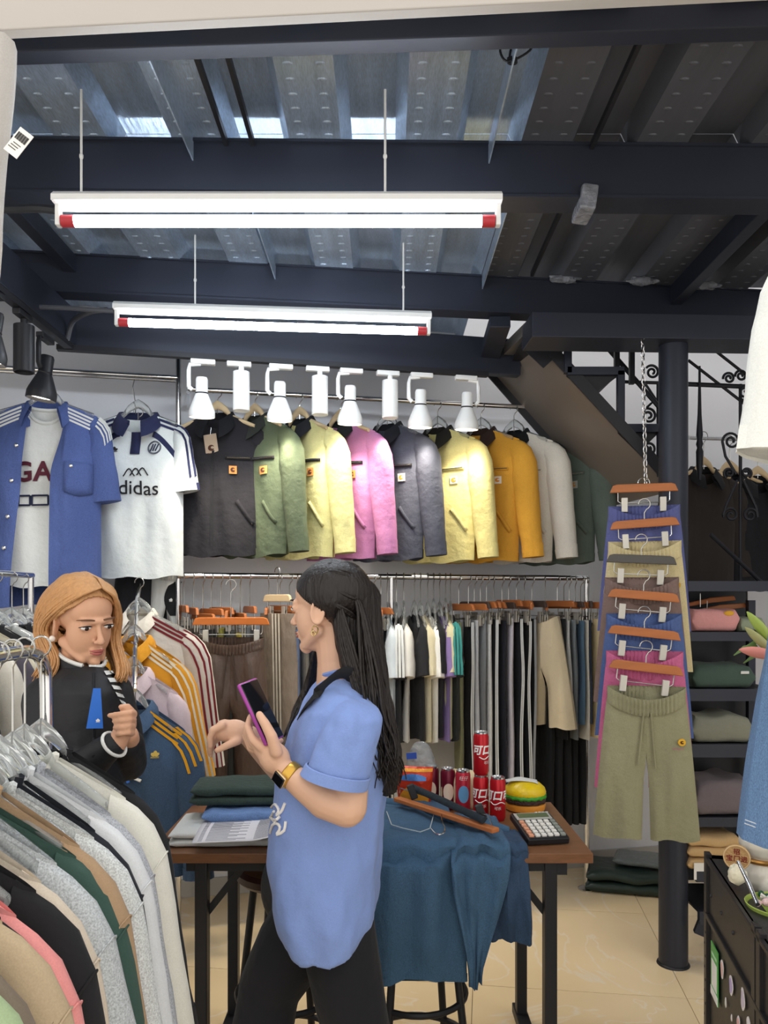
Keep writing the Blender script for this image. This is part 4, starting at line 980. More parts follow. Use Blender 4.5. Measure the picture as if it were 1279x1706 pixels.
for k, px in enumerate((912, 926, 940, 953, 965)):
    hung_pants('trousers', 'long black trousers behind the shorts, %s of five at the rail end' % ordn[k], 'trousers', onlow(px, 1.36)+EY_*.05, AW-R(92), cloth('#131519'), .13, 1.0, .022, k*3.7, 'black trousers behind the shorts')
# ================================================================== TABLE
WOODT = mat('walnut_laminate', '#7d563b', .35, var=.3, vscale=3, fine=.1, fscale=40, bump=.03, bscale=60, stretch=(.7, 9, 4))
TZ = .763; TX0, TX1, TY0, TY1 = -.69, .609, 2.27, 2.85
tb_ = thing('folding_table', 'brown wood-topped folding table with black steel legs', 'table', ((TX0+TX1)/2, (TY0+TY1)/2, 0))
def wb(fn, name, m, par, **k): b = B(); fn(b); return b.build(name, m, par, world=True, **k)
wb(lambda b: b.box(((TX0+TX1)/2, (TY0+TY1)/2, TZ-.0145), (TX1-TX0, TY1-TY0, .029)), 'tabletop', WOODT, tb_, smooth=False, bevel=.002)
for x in (-.535, .488):
    for y in (2.30, 2.78):
        wb(lambda b: b.box((x, y, .385), (.036, .045, .70)), 'leg', BLACKM, tb_, smooth=False, bevel=.003)
    wb(lambda b: b.box((x, 2.54, .02), (.045, .60, .035)), 'foot', BLACKM, tb_, smooth=False, bevel=.003)
    wb(lambda b: b.box((x, 2.54, .715), (.03, .50, .03)), 'cross_bar', BLACKM, tb_, smooth=False)
    sg = 1 if x < 0 else -1
    wb(lambda b: b.beam((x, 2.32, .56), (x+sg*.13, 2.32, .725), .012, .02), 'folding_brace', BLACKM, tb_, smooth=False)
wb(lambda b: b.box(((TX0+TX1)/2, 2.30, .718), (1.08, .02, .026)), 'apron', BLACKM, tb_, smooth=False)
wb(lambda b: b.box((.515, 2.30, .715), (.04, .04, .035)), 'hinge_bracket', BLACKM, tb_, smooth=False)
def tp(px, py, lift=0):          # a point on the table top seen at a pixel
    Y = (EYE-TZ-lift)*F/(py-HY); return Vector(((px-CX)*Y/F, Y, TZ+lift))
# ---- cans
CANR, CANH = .0262, .146
ALU = mat('can_aluminium', '#cfd2d4', .22, 1, var=.03, bump=0); COLA = mat('can_red', '#b81622', .28, .35, var=.06, bump=0); WINE = mat('can_wine', '#6e1730', .28, .35, var=.06, bump=0); ROSE = mat('can_rose', '#c22f45', .3, .3, var=.05, bump=0)
WPRINT = mat('print_white', '#f3f1ee', .5, bump=0); CREAMP = mat('print_cream', '#f0d9c4', .5, bump=0)
def can(label, px, base, m, txt, rz=0, stack=0, h=CANH, plain=False):
    p = tp(*base) if isinstance(base, tuple) else base
    t = thing('drink_can', label, 'can', p, rz, 'drink cans on the table')
    B().lathe([(CANR*.80, 0), (CANR*.86, .003), (CANR, .012), (CANR, h-.016), (CANR*.87, h-.006)], (0, 0, 0), 28).build('can_body', m, t)
    B().lathe([(CANR*.875, h-.007), (CANR*.885, h-.001), (CANR*.84, h), (CANR*.8, h-.004), (.001, h-.004)], (0, 0, 0), 28, caps=False).build('lid', ALU, t)
    B().box((0, -.006, h-.002), (.009, .018, .0015)).build('ring_pull', ALU, t, smooth=False)
    if txt:
        for s_, sz, zz, x0 in txt:
            write('lettering', s_, sz, lambda x, y: Vector((math.sin((x+x0+y*.2)/CANR)*(CANR+.0006), -math.cos((x+x0+y*.2)/CANR)*(CANR+.0006), zz+y)), WPRINT, t, 1.0, .0012 if sz > .02 else 0)
        pts = [((.028*q), h*.58-.024+.004*math.sin(q*4)) for q in [-1+i/8 for i in range(17)]]
        if m is COLA: B().tube([Vector((math.sin(x/CANR)*(CANR+.0004), -math.cos(x/CANR)*(CANR+.0004), z)) for x, z in pts], .0016, 5).build('ribbon_print', WPRINT, t)
    if plain:
        rings = [[Vector((math.sin(u*1.0*r_)*(CANR+.0005), -math.cos(u*r_)*(CANR+.0005), h*.45+zz*.03*r_)) for u, zz in [(math.cos(a)*.75, math.sin(a)) for a in [2*math.pi*i/20 for i in range(20)]]] for r_ in (1, .5, .02)]
        B().loft(rings, True, False).build('print_patch', plain, t)
    return t
cola = [('可口可', .034, CANH*.58, 0), ('可乐', .012, CANH*.3, 0)]
c1 = tp(801, 1362); c2 = tp(826, 1366)
can('red cola can under the stacked one', 0, c1, COLA, cola, R(8))
can('red cola can stacked on top of another', 0, c1+Vector((0, 0, CANH+.0003)), COLA, cola, R(40))
can('red cola can at the right end next to the burger box', 0, c2+Vector((.006, 0, 0)), COLA, cola, R(-8))
can('rose red slim can left of the cola cans', 0, tp(771, 1352), ROSE, [('旺仔', .016, CANH*.82, 0)], 0, plain=mat('print_sky', '#6aa7d8', .5, bump=0))
can('dark wine red can beside the rose red one', 0, tp(746, 1348), WINE, None, 0, plain=CREAMP)
can('dark wine red can nearest the crisp packet', 0, tp(719, 1344), WINE, None, R(-10), plain=CREAMP)
# ---- crisp packet
BAGM = mat('packet_red', '#c23a22', .25, .25, var=.3, vscale=9, bump=.35, bscale=30); BAGY = mat('packet_yellow', '#e0962a', .25, .2, var=.3, vscale=12, bump=.3, bscale=30); BAGB = mat('packet_blue', '#4d7fc4', .25, .2, var=.2, bump=.3, bscale=30)
t = thing('crisp_packet', 'shiny red and yellow crisp packet standing behind the cans', 'packet', tp(690, 1352), R(-12))
def bag_pt(u, v, front):
    d = .028*math.sqrt(max(0, 1-u*u))*math.sqrt(max(0, 1-(2*v-1)**4)); k = .005*noise.noise(Vector((u*3, v*4, 3+front)))
    return Vector((u*(.055+.012*v), -(d+k) if front else d+k, .008+v*.15))
b = B()
for fr_ in (1, 0):
    k = len(b.v); b.v += [bag_pt(-1+j/8, i/14, fr_) for i in range(15) for j in range(17)]
    b.f += [(k+i*17+j, k+i*17+j+1, k+(i+1)*17+j+1, k+(i+1)*17+j) for i in range(14) for j in range(16)]
b.build('packet_body', BAGM, t, auto=70)
def bag_print(u0, u1, v0, v1, m, nm, arc=0):
    b = B(); n = 10
    for i in range(7):
        for j in range(n+1):
            u = lerp(u0, u1, j/n); v = lerp(v0, v1+arc*(1-((j/n)*2-1)**2), i/6); q = bag_pt(u, v, 1); q.y -= .0015; b.v.append(q)
    b.f = [(i*(n+1)+j, i*(n+1)+j+1, (i+1)*(n+1)+j+1, (i+1)*(n+1)+j) for i in range(6) for j in range(n)]
    b.build(nm, m, t)
bag_print(-.8, .9, .05, .35, BAGY, 'yellow_print', .25); bag_print(-.7, .7, .70, .78, BAGB, 'blue_print', .08); bag_print(-.98, .98, .9, .97, BAGY, 'top_band')
FILM = mat('clear_film', '#dfe6ea', .12, var=.1, bump=.8, bscale=35, trans=.75)
t = thing('sweets_bag', 'clear film bag with blue label behind the crisp packet', 'packet', tp(700, 1345), R(-8))
b = B(); b.ell((0, .02, .115), (.058, .03, .115), n=24, m=14)
for v in b.v:
    v *= 1+.12*noise.noise(v*22); v.z = max(.001, v.z)
b.build('film', FILM, t, auto=30)
B().box((-.03, -.014, .185), (.036, .004, .022), Matrix.Rotation(R(-6), 3, 'Y')).build('blue_label', mat('label_blue', '#2b4fa8', .4, bump=0), t, smooth=False)
t = folded('wrapped_bread', 'pale wrapped bread roll lying behind the cans', 'bread', tp(765, 1346)+Vector((0, .0, 0)), (.13, .07, .125), R(-4), mat('bread_wrap', '#d9c7a4', .35, var=.2, bump=.4, bscale=25), 1, 12)
# ---- burger
bp_ = tp(877, 1352)
t = thing('burger_box', 'burger shaped toy with yellow bun and green lettuce', 'burger toy', bp_+Vector((0, .03, 0)))
def wavy(prof, amp, k, seed=0):
    b = B(); n = 48; rings = []
    for r_, z in prof: rings.append([Vector(((r_+amp*math.sin(k*a+seed))*math.cos(a), (r_+amp*math.sin(k*a+seed))*math.sin(a), z+amp*.9*math.sin(k*a*1.3+seed))) for a in [2*math.pi*j/n for j in range(n)]])
    return b.loft(rings)
wavy([(.050, .0), (.068, .004), (.071, .016), (.070, .026), (.055, .03)], 0, 1).build('bottom_bun', mat('bun_orange', '#e0973a', .35, var=.1), t)
wavy([(.055, .029), (.071, .030), (.073, .038), (.070, .045), (.05, .046)], .0012, 9).build('patty', mat('patty', '#3a241a', .5, bump=.5, bscale=120), t)
wavy([(.055, .044), (.073, .046), (.0745, .052), (.071, .058), (.05, .06)], .0018, 13, 1).build('lettuce', mat('lettuce', '#3f9a2e', .4, bump=.3), t)
wavy([(.06, .057), (.0715, .058), (.073, .066), (.068, .080), (.052, .094), (.028, .102), (.001, .104)], 0, 1).build('top_bun', mat('bun_yellow', '#e2c31f', .25, var=.1, bump=.1, bscale=90), t)
t = thing('paper_napkin', 'white paper napkin resting on the burger toy', 'napkin', bp_+Vector((-.012, .03, .1)), R(-6))
b = B(); n = 12
for i in range(n+1):
    for j in range(7): x = -.055+.11*i/n; y = -.028+.056*j/6; b.v.append(Vector((x, y, .007+.006*noise.noise(Vector((x*25, y*25, 1)))-3.0*x*x*.9)))
b.f = [(i*7+j, i*7+j+1, (i+1)*7+j+1, (i+1)*7+j) for i in range(n) for j in range(6)]
b.build('napkin_sheet', WHITEC, t, solid=.002)
# ---- calculator
ca = (tp(880, 1409)+tp(951, 1409))/2
t = thing('desk_calculator', 'black desk calculator with white and orange keys', 'calculator', ca+Vector((-.016, .085, 0)), R(9))
tl = Matrix.Rotation(R(10), 3, 'X'); off = Vector((0, 0, .028))
CB = mat('calculator_black', '#1d1e22', .35, bump=0)
B().box(off, (.132, .178, .022), tl).build('case', CB, t, smooth=False, bevel=.005)
B().box(off+tl @ Vector((0, .058, .0125)), (.116, .044, .004), tl).build('bezel', mat('bezel_silver', '#c9c9c4', .35, .4, bump=0), t, smooth=False, bevel=.002)
B().box(off+tl @ Vector((0, .058, .015)), (.098, .026, .003), tl).build('display', mat('lcd', '#5c6b4c', .25, bump=0), t, smooth=False)
for r_ in range(5):
    for c_ in range(6):
        mm = mat('key_orange', '#e0a080', .4, bump=0) if c_ == 0 else mat('key_grey', '#8d938c', .4, bump=0) if c_ > 4 else mat('key_white', '#e9e8e2', .4, bump=0)
        B().box(off+tl @ Vector((-.05+.02*c_, .018-.022*r_, .0135)), (.015, .015, .007), tl).build('key', mm, t, smooth=False, bevel=.0015)
for c_ in range(4): B().box(off+tl @ Vector((.02+.012*c_, .0835, .0115)), (.008, .004, .003), tl).build('switch', mat('key_white', '#e9e8e2', .4, bump=0), t, smooth=False)
# ---- draped jeans with hanger
def drape(px0, px1, py_top, py_bot, name, m, t, dy=0.0, point=None, seed=0, thick=.02):
    """leg lying on the table, bending over the front edge and hanging"""
    b = B(); rings = []; Ye = TY0-.022-dy; n = 26
    x0, x1 = (px0-CX)*Ye/F, (px1-CX)*Ye/F; yt = tp((px0+px1)/2, py_top, .02).y; zb = EYE-(py_bot-HY)*Ye/F
    path = []
    for i in range(8): q = i/7; path.append((lerp(yt, TY0+.02, q), TZ+thick+.006, 1))
    for i in range(1, 5): a = R(90)*i/5; path.append((TY0+.02-(.042+dy)*math.sin(a), TZ+thick+.006-.03*(1-math.cos(a)), 1))
    for i in range(15): q = i/14; path.append((Ye-.012*math.sin(q*3.0), lerp(TZ-.02, zb, q), 0))
    N_ = len(path)
    for i, (y, z, top) in enumerate(path):
        f = i/(N_-1); ring = []; sp = (1+.12*ss(.3, 1, f))
        xc = (x0+x1)/2; hw = (x1-x0)/2*(sp if not point else lerp(1, .22, ss(.45, 1, f))); xc2 = xc if not point else lerp(xc, (point-CX)*Ye/F, ss(.3, 1, f))
        for j in range(44):
            a = 2*math.pi*j/44; u = math.cos(a); k = .034*noise.noise(Vector((u*2.6+seed, f*1.6, seed)))*ss(.1, .5, f)+.010*noise.noise(Vector((u*5+seed, f*7, seed*2)))
            th_ = thick*math.sin(a)*.9
            if top: ring.append(Vector((xc2+u*hw, y, z+th_+k*.6)))
            else: ring.append(Vector((xc2+u*hw, y+th_+k, z+(.006*math.sin(u*4+seed) if f > .9 else 0))))
        rings.append(ring)
    b.loft(rings); o = b.build(name, m, t, world=True, auto=75)
    hb = B(); hb.loft([[v+Vector(((v.x-xc2)*.012, (v.y-Ye)*.08, dz)) for v in rings[-1]] for dz in (.022, -.001)], True, False); hb.build('hem', m, o if False else t, world=True)
    return rings
DJ = cloth('#3d5c78', 'denim'); DJ2 = cloth('#2f4560', 'denim')
t = thing('draped_jeans', 'wide blue jeans on a wooden hanger draped over the table front', 'jeans', (.08, 2.24, .5))
drape(608, 768, 1342, 1632, 'near_leg', DJ, t, 0.0, None, 1.3)
drape(752, 852, 1368, 1641, 'folded_leg', DJ, t, .012, 791, 4.4, .022)
drape(806, 880, 1385, 1568, 'far_leg', DJ2, t, -.014, None, 7.7, .012)
wp = [tp(640, 1335, .045), tp(700, 1345, .05), tp(770, 1368, .05), tp(848, 1382, .03)]
B().tube(curve_pts(wp, 16), [.016]*15+[.010], 10, flat=.6).build('waistband', DJ, t, world=True)
pk = [tp(x, y, .052) for x, y in ((644, 1352), (652, 1374), (672, 1380), (700, 1386), (716, 1380), (722, 1358))]
B().tube(pk, .0016, 5).build('pocket_stitching', cloth('#b9c0c0'), t, world=True)
h0, h1 = tp(661, 1331, .07), tp(826, 1384, .07)
hg = thing('wooden_hanger', 'brown wooden clip hanger lying on the draped jeans', 'hanger', (h0+h1)/2)
b = B(); b.beam(h0, h1, .030, .014); b.build('bar', WOODH, hg, world=True, smooth=False, bevel=.003)
B().tube(curve_pts([tp(735, 1357, .075), tp(737, 1370, .08), tp(741, 1380, .08), tp(738, 1388, .075), tp(727, 1390, .072), tp(717, 1380, .07)], 16), .0022, 6).build('hook', CHROME, hg, world=True)
wv = Vector((.012, .05, .02))
B().tube([h0+Vector((.01, .02, .015)), h0+wv+Vector((.0, .02, 0)), h1+wv+Vector((-.03, .0, .01)), h1+Vector((-.01, .01, .015))], .002, 6).build('wire', WIRE, hg, world=True)
for q in (.16, .86):
    c0 = lerp(h0, h1, q)+Vector((.006, .035, .03)); B().box(c0, (.024, .02, .05), Matrix.Rotation(R(-20), 3, 'Y')).build('clip', BLACKM, hg, world=True, smooth=False, bevel=.003)
B().tube([h0+Vector((.05, .045, .03)), lerp(h0, h1, .5)+Vector((0, .045, .03)), h1+Vector((-.03, .035, .02))], .012, 10, flat=.6).build('clipped_waist', cloth('#1f2a33', 'denim'), t, world=True)
# ---- folded stack at the left of the table
def tcen(px, py, lift=0): return tp(px, py, lift)
folded('folded_trousers', 'folded white trousers at the bottom of the table pile', 'trousers', Vector((-.44, 2.45, TZ)), (.42, .26, .045), R(2), WHITEC, 2, 21)
folded('folded_jeans', 'folded light blue jeans under the dark green pair', 'jeans', Vector((-.36, 2.52, TZ+.048)), (.42, .22, .035), R(5), cloth('#6f8fc2', 'denim'), 1, 22)
t = folded('folded_jeans', 'folded dark green grey jeans on top of the table pile', 'jeans', Vector((-.42, 2.56, TZ+.086)), (.40, .20, .062), R(4), cloth('#34443f', 'denim'), 2, 23)
B().box((.15, -.075, .066), (.09, .05, .012), Matrix.Rotation(R(-12), 3, 'Y')).build('waistband', cloth('#3d4c46', 'denim'), t, smooth=False, bevel=.004)
B().ell((.14, -.10, .076), (.008, .008, .004), n=10, m=5).build('button', CHROME, t)
for k in range(6):
    a = .35*k; B().tube(curve_pts([(.19, -.06+.01*k, .05), (.22+.01*k, -.08+.012*k, .06+.008*k), (.25+.01*math.sin(a), -.10+.02*k, .05+.012*k)], 8), .0035, 5).build('frayed_cord', cloth('#c9c6ba'), t)
t = thing('printed_sheet', 'white printed form lying at the table edge', 'paper', Vector((-.41, 2.33, TZ)), R(1.5))
def sheet_z(x, y): return .052+.012*math.sin((x+.13)*6)*.5-.30*max(0, -(y-.02))**1.4
b = B()
for i in range(13):
    for j in range(9): x = -.145+.29*i/12; y = -.085+.19*j/8; b.v.append(Vector((x, y, sheet_z(x, y)+(.02*ss(.02, .14, x)))))
b.f = [(i*9+j, i*9+j+1, (i+1)*9+j+1, (i+1)*9+j) for i in range(12) for j in range(8)]
b.build('sheet', mat('paper_white', '#ecebf0', .8, var=.02, bump=0), t, solid=.0012)
ln = B()
for k in range(22):
    y = -.075+.0078*k
    for (xa, xb) in ((-.13, -.118), (-.108, -.02+.03*math.sin(k*2.1)), (.03, .12)):
        pts = [Vector((x, y, sheet_z(x, y)+.02*ss(.02, .14, x)+.0012)) for x in (xa, (xa+xb)/2, xb)]; ln.tube(pts, .0007, 4)
ln.build('printed_lines', mat('print_grey', '#8d8f9c', .8, bump=0), t)
# ================================================================== STOOLS
def stool(label, x, y, rz):
    t = thing('bar_stool', label, 'stool', (x, y, 0), rz, 'bar stools under the table')
    B().lathe([(.001, .60), (.15, .60), (.162, .612), (.162, .632), (.15, .645), (.001, .648)], (0, 0, 0), 30).build('seat', mat('seat_brown', '#3a2420', .35, bump=.1), t)
    for k in range(4):
        a = R(45+90*k); c_, s_ = math.cos(a), math.sin(a)
        B().tube([(.115*c_, .115*s_, .60), (.19*c_, .19*s_, .0)], .0125, 10).build('leg', BLACKM, t)
    for z, r_ in ((.235, .158), (.06, .18)):
        B().tube([(r_*math.cos(q), r_*math.sin(q), z) for q in [2*math.pi*i/36 for i in range(37)]], .0105, 8).build('foot_ring', BLACKM, t)
stool('dark bar stool under the table below the draped jeans', .105, 2.53, R(12)); stool('dark bar stool under the table behind the dark-haired woman', -.315, 2.53, R(25))
# ================================================================== RIGHT FOREGROUND
p = P(1404, 490, 1.32)
t, g = make_top('t_shirt', 'white tee hanging at the right edge of the frame', 't-shirt', p+Vector((.10, 0, .12)), R(6), cloth('#e9ece8'), Top(W=.20, Wb=.21, Wh=.21, L=.62, D=.06, seed=5, slope=.4), (.36, .16, .10, .095, .055, .06), rib=WHITEC, cuff=cloth('#e9ece8'))
hanger('clear hanger of the white tee at the right edge', p+Vector((.10, 0, .135)), R(6), 'clear', .16, W=.18, slope=.4)
rr = thing('clothes_rail', 'chrome rail above the white tee at the right edge', 'clothes rail', (0, 0, 0))
B().tube([(.83, 1.32, 2.32), (1.3, 1.25, 2.32)], .012, 10).build('bar', CHROME, rr)
for x in (.84, 1.28): B().tube([(x, 1.32-.15*(x-.83), 2.32), (x, 1.32-.15*(x-.83), 2.80)], .006, 8).build('drop_rod', CHROME, rr)
g = Pants(W=.155, Wh=.24, L=.508, rise=.22, D=.075, seed=9, fold=.02, gap=.03)
LJ = cloth('#5c7a9f', 'denim')
t = make_pants('denim_shorts', 'wide light blue denim shorts below the white tee', 'jeans', P(1352, 905, 1.36)+Vector((.11, 0, 0)), R(4), LJ, g, band=.045, nv=18, nt=26, sag=.01)
for off in (.028, .034):
    for leg in (-1, 1):
        B().tube([g.pt(leg, v, 1-off/g.L)+Vector((0, -.002, 0)) for v in [i/12 for i in range(13)]], .0011, 4).build('hem_stitching', cloth('#c9cdd2'), t)
clip_hanger('clip hanger of the light blue denim shorts', P(1352, 905, 1.36)+Vector((.11, 0, .07)), R(4), .1, WOODH, W=.15)
# long pale garment and price tag at the left edge
t = thing('long_coat', 'pale grey long garment hanging at the left edge of the frame', 'coat', P(-52, 70, 1.45)); b = B(); rings = []
for i in range(14):
    q = i/13; z = -.62*q; xr = lerp(.085, .058, ss(0, .6, q))-.025*ss(.6, 1, q)
    rings.append([Vector((lerp(-.2, xr, .5)+(xr+.2)/2*math.cos(a), .05*math.sin(a)+.01*math.sin(a*5+q*3), z)) for a in [2*math.pi*j/20 for j in range(20)]])
b.loft(rings); b.build('body', cloth('#b9b6b2'), t, auto=70)
hanger('clear hanger of the pale grey long garment', P(-52, 70, 1.45)+Vector((-.05, 0, .012)), 0, 'clear', .08, W=.12, slope=.2)
tg = thing('price_tag', 'white barcode price tag hanging at the upper left edge', 'tag', P(31, 238, 1.40), 0)
rt = Matrix.Rotation(R(38), 3, 'Y')
B().box((0, 0, 0), (.030, .001, .050), rt).build('card', mat('tag_white', '#ecebe6', .7, bump=0), tg, smooth=False)
b = B()
for k in range(14): b.box(rt @ Vector((-.011+.0017*k, -.001, .010)), (.0006+.0006*(k % 3 == 0), .0006, .014), rt)
b.build('barcode', INK, tg, smooth=False)
b = B()
for k in range(3): b.box(rt @ Vector((-.002*k, -.001, -.004-.005*k)), (.016, .0006, .0012), rt)
b.build('printed_lines', INK, tg, smooth=False)
# ---- cart
CT = Matrix.Translation((.823, 1.99, 0)) @ Matrix.Rotation(R(-11), 4, 'Z')
cart = thing('metal_cart', 'black perforated metal cart in the right foreground with stickers', 'cart', (.823, 1.99, 0), R(-11))
CM = mat('cart_black', '#2b2a2c', .42, .3, var=.12, bump=.05, bscale=150); LEN = .95; DEP = .46
B().box((.004, -LEN/2, .775), (.008, LEN-.02, .13)).build('upper_panel', CM, cart, smooth=False, bevel=.001)
B().box((.006, -LEN/2, .40), (.008, LEN-.02, .60)).build('lower_panel', CM, cart, smooth=False, bevel=.001)
B().box((0, -LEN/2, .845), (.014, LEN, .012)).build('rim', CM, cart, smooth=False, bevel=.002)
B().box((.022, -LEN/2, .848), (.044, LEN, .006)).build('rim', CM, cart, smooth=False, bevel=.001)
B().box((0, -LEN/2, .705), (.016, LEN, .014)).build('rail_strip', CM, cart, smooth=False, bevel=.002)
B().box((DEP/2, -.004, .48), (DEP, .008, .74)).build('end_panel', CM, cart, smooth=False)
B().box((DEP/2, -.015, .848), (DEP, .03, .006)).build('rim', CM, cart, smooth=False)
B().box((DEP/2, -LEN/2, .795), (DEP-.02, LEN-.02, .008)).build('tray', CM, cart, smooth=False)
B().box((DEP-.004, -LEN/2, .48), (.008, LEN, .74)).build('far_panel', CM, cart, smooth=False)
for y in (-.012, -.455, -.49, -LEN+.012):
    B().box((.0, y, .46), (.014, .026, .80)).build('corner_post', CM, cart, smooth=False, bevel=.001)
    hb = B()
    for k in range(18): hb.lathe([(.0035, 0), (.0035, .001)], (-.0075, y+(.005 if k % 2 else -.005), .66-.03*k), 10, rot=Matrix.Rotation(R(90), 3, 'Y'))
    hb.build('post_holes', INK, cart, smooth=False)
for y in (-.05, -.16, -.27): B().lathe([(.005, 0), (.004, .003), (.001, .0035)], (0, y, .765), 10, rot=Matrix.Rotation(R(-90), 3, 'Y')).build('bolt', BLACKM, cart)
for x in (.04, DEP-.04):
    for y in (-.05, -LEN+.05): B().lathe([(.02, 0), (.026, .02), (.02, .06), (.008, .1)], (x, y, 0), 14).build('caster', BLACKM, cart)
def sticker(y, z, w_, h_, m, nm='sticker', inner=None, seed=0):
    b = B(); pl = [(y-w_*math.cos(a)*(1+.2*math.sin(3*a+seed)), z+h_*math.sin(a)) for a in [2*math.pi*i/18 for i in range(18)]]
    b.prism(pl, lambda a, c, q: Vector((-.0015-q, a, c)), .001); o = b.build(nm, m, cart, smooth=False)
    if inner: B().prism([(y+(a-y)*.7, z+(c-z)*.75) for a, c in pl], lambda a, c, q: Vector((-.0027-q, a, c)), .0006).build('sticker_print', inner, o, smooth=False)
SW = mat('sticker_white', '#e8e2e4', .5, bump=0)
for k, (y, z, w_, h_, c_) in enumerate(((-.175, .64, .014, .022, '#e3b9b4'), (-.26, .643, .016, .022, '#b7a6d8'), (-.36, .663, .015, .024, '#cfc3d6'), (-.21, .58, .006, .012, '#d9ddd2'), (-.265, .574, .004, .008, '#ece4e2'), (-.325, .59, .012, .02, '#d8a6a4'), (-.405, .63, .013, .02, '#e6e2e6'), (-.33, .52, .012, .018, '#c9d3e2'))):
    sticker(y, z, w_, h_, SW, inner=mat('sticker_%d' % k, c_, .5, bump=0), seed=k)
sg = thing('payment_sign', 'green payment sign with a white panel on the cart side', 'sign', CT @ Vector((-.003, -.103, .597)), R(-11))
GS = mat('sign_green', '#3fa34a', .4, bump=0)
B().box((0, 0, 0), (.002, .076, .128)).build('board', GS, sg, smooth=False)
B().box((-.0014, 0, -.006), (.001, .052, .064)).build('white_panel', WPRINT, sg, smooth=False)
B().box((-.0014, 0, -.054), (.001, .074, .020)).build('caption_strip', WPRINT, sg, smooth=False)
B().box((-.0014, 0, .04), (.001, .05, .006)).build('headline_bar', mat('sign_pale', '#bfe6c0', .5, bump=0), sg, smooth=False)
# ---- things on the cart
def onc(px, py, z):
    Y = (EYE-z)*F/(py-HY); return Vector(((px-CX)*Y/F, Y, z))
cz = .799
c0 = Vector((.898, 1.85, cz))
t = thing('cat_figurine', 'white ceramic lucky cat figurine on the cart', 'figurine', c0, R(35))
CER = mat('ceramic_white', '#e4dfd2', .25, var=.03, bump=0, coat=.5); GOLD = mat('gold_paint', '#b98a4a', .3, .7, bump=0)
b = B(); b.ell((0, 0, .055), (.062, .058, .06)); b.ell((0, -.005, .135), (.066, .056, .056)); b.ell((.04, -.045, .03), (.022, .03, .03)); b.ell((-.04, -.045, .03), (.022, .03, .03))
for s_ in (-1, 1): b.limb([(s_*.035, 0, .17), (s_*.045, .0, .2)], [.02, .006])
b.limb([(.055, -.01, .08), (.078, -.02, .14), (.07, -.03, .175)], [.02, .018, .017]); b.ell((0, -.058, .118), (.022, .014, .014))
for v in b.v: v.z = max(v.z, .0015)
fuse(b, .004, 4, 'cat_body', CER, t, world=False)
B().tube([(.05*math.cos(a), .046*math.sin(a)-.004, .092) for a in [2*math.pi*i/24 for i in range(25)]], .006, 8).build('collar', GOLD, t)
B().ell((0, -.06, .082), (.012, .010, .012)).build('bell', GOLD, t)
for s_ in (-1, 1): B().tube([(s_*.035, -.052, .138), (s_*.027, -.057, .143), (s_*.018, -.057, .138)], .0016, 5).build('eye_line', INK, t)
md = thing('wooden_medallion', 'round wooden medallion with red carved characters', 'ornament', P(1227, 1428, 1.80), R(-25))
B().lathe([(.001, 0), (.028, 0), (.0295, .003), (.0295, .007), (.028, .009), (.001, .009)], (0, .0045, 0), 36, rot=Matrix.Rotation(R(90), 3, 'X')).build('disc', mat('medal_wood', '#c09a68', .6, var=.2, vscale=60, bump=.5, bscale=180), md)
B().tube([(.0275*math.cos(a), -.005, .0275*math.sin(a)) for a in [2*math.pi*i/36 for i in range(37)]], .0016, 6).build('rim', mat('medal_rim', '#d8b98a', .5), md)
for s_, x, z in (('招', 0, .013), ('宝', -.0155, -.003), ('门', 0, -.003), ('进', .0155, -.003), ('财', 0, -.018)):
    if s_ != '财': write('lettering', s_, .0145, lambda a, c: Vector((x+a, -.0056, z+c)), mat('char_red', '#7a2418', .6, bump=0), md, 1, .0004)
B().tube([(0, 0, -.028), (.003, .004, -.112)], .0035, 8).build('stem', mat('medal_wood', '#c09a68', .6), md)
bw = thing('candy_bowl', 'lime green bowl filled with sweets on the cart', 'bowl', Vector((.838, 1.645, cz)))
B().lathe([(.03, 0), (.034, .004), (.06, .03), (.072, .06), (.070, .061), (.056, .032), (.001, .012)], (0, 0, 0), 30, caps=False).build('bowl_body', mat('bowl_lime', '#a9bf5a', .35, bump=0), bw)
cnd = [('#c0202c', 'red'), ('#e8e4dc', 'white'), ('#3f9a3a', 'green'), ('#d8434a', 'coral'), ('#f0d0d0', 'pale pink'), ('#a01a28', 'dark red'), ('#1f5a3a', 'deep green'), ('#e8c8b0', 'peach')]
for k, (c_, nm) in enumerate(cnd):
    a = k*2.39; r_ = .012+.0048*k; q = Vector((.838+r_*math.cos(a), 1.645+r_*math.sin(a), cz+.058+.008*(k % 3)))
    tt = thing('wrapped_sweet', '%s wrapped sweet in the lime green bowl' % nm, 'sweet', q, a, 'sweets in the bowl'); mm = mat('wrap_'+nm.replace(' ', '_'), c_, .25, .1, var=.15, bump=.5, bscale=90)
    B().ell((0, 0, 0), (.014, .010, .009), n=12, m=7).build('sweet_body', mm, tt)
    for s_ in (-1, 1): B().lathe([(.002, 0), (.008, .012)], (s_*.012, 0, 0), 8, rot=Matrix.Rotation(R(90*s_), 3, 'Y')).build('twist', mm, tt)
pe = thing('silver_pen', 'silver pen leaning on the bowl in front of the medallion', 'pen', P(1262, 1507, 1.60))
B().tube([P(1262, 1507, 1.60), P(1245, 1468, 1.66), P(1229, 1435, 1.70)], [.0045, .005, .0035], 10).build('barrel', CHROME, pe, world=True)
wf = thing('white_tuft', 'small white pompom ornament on the cart', 'ornament', P(1228, 1466, 1.74))
b = B(); b.ell((0, 0, .012), (.02, .018, .022), n=20, m=12)
for v in b.v: v *= 1+.25*noise.noise(v*160)
b.build('tuft', cloth('#e2dcc4'), wf)
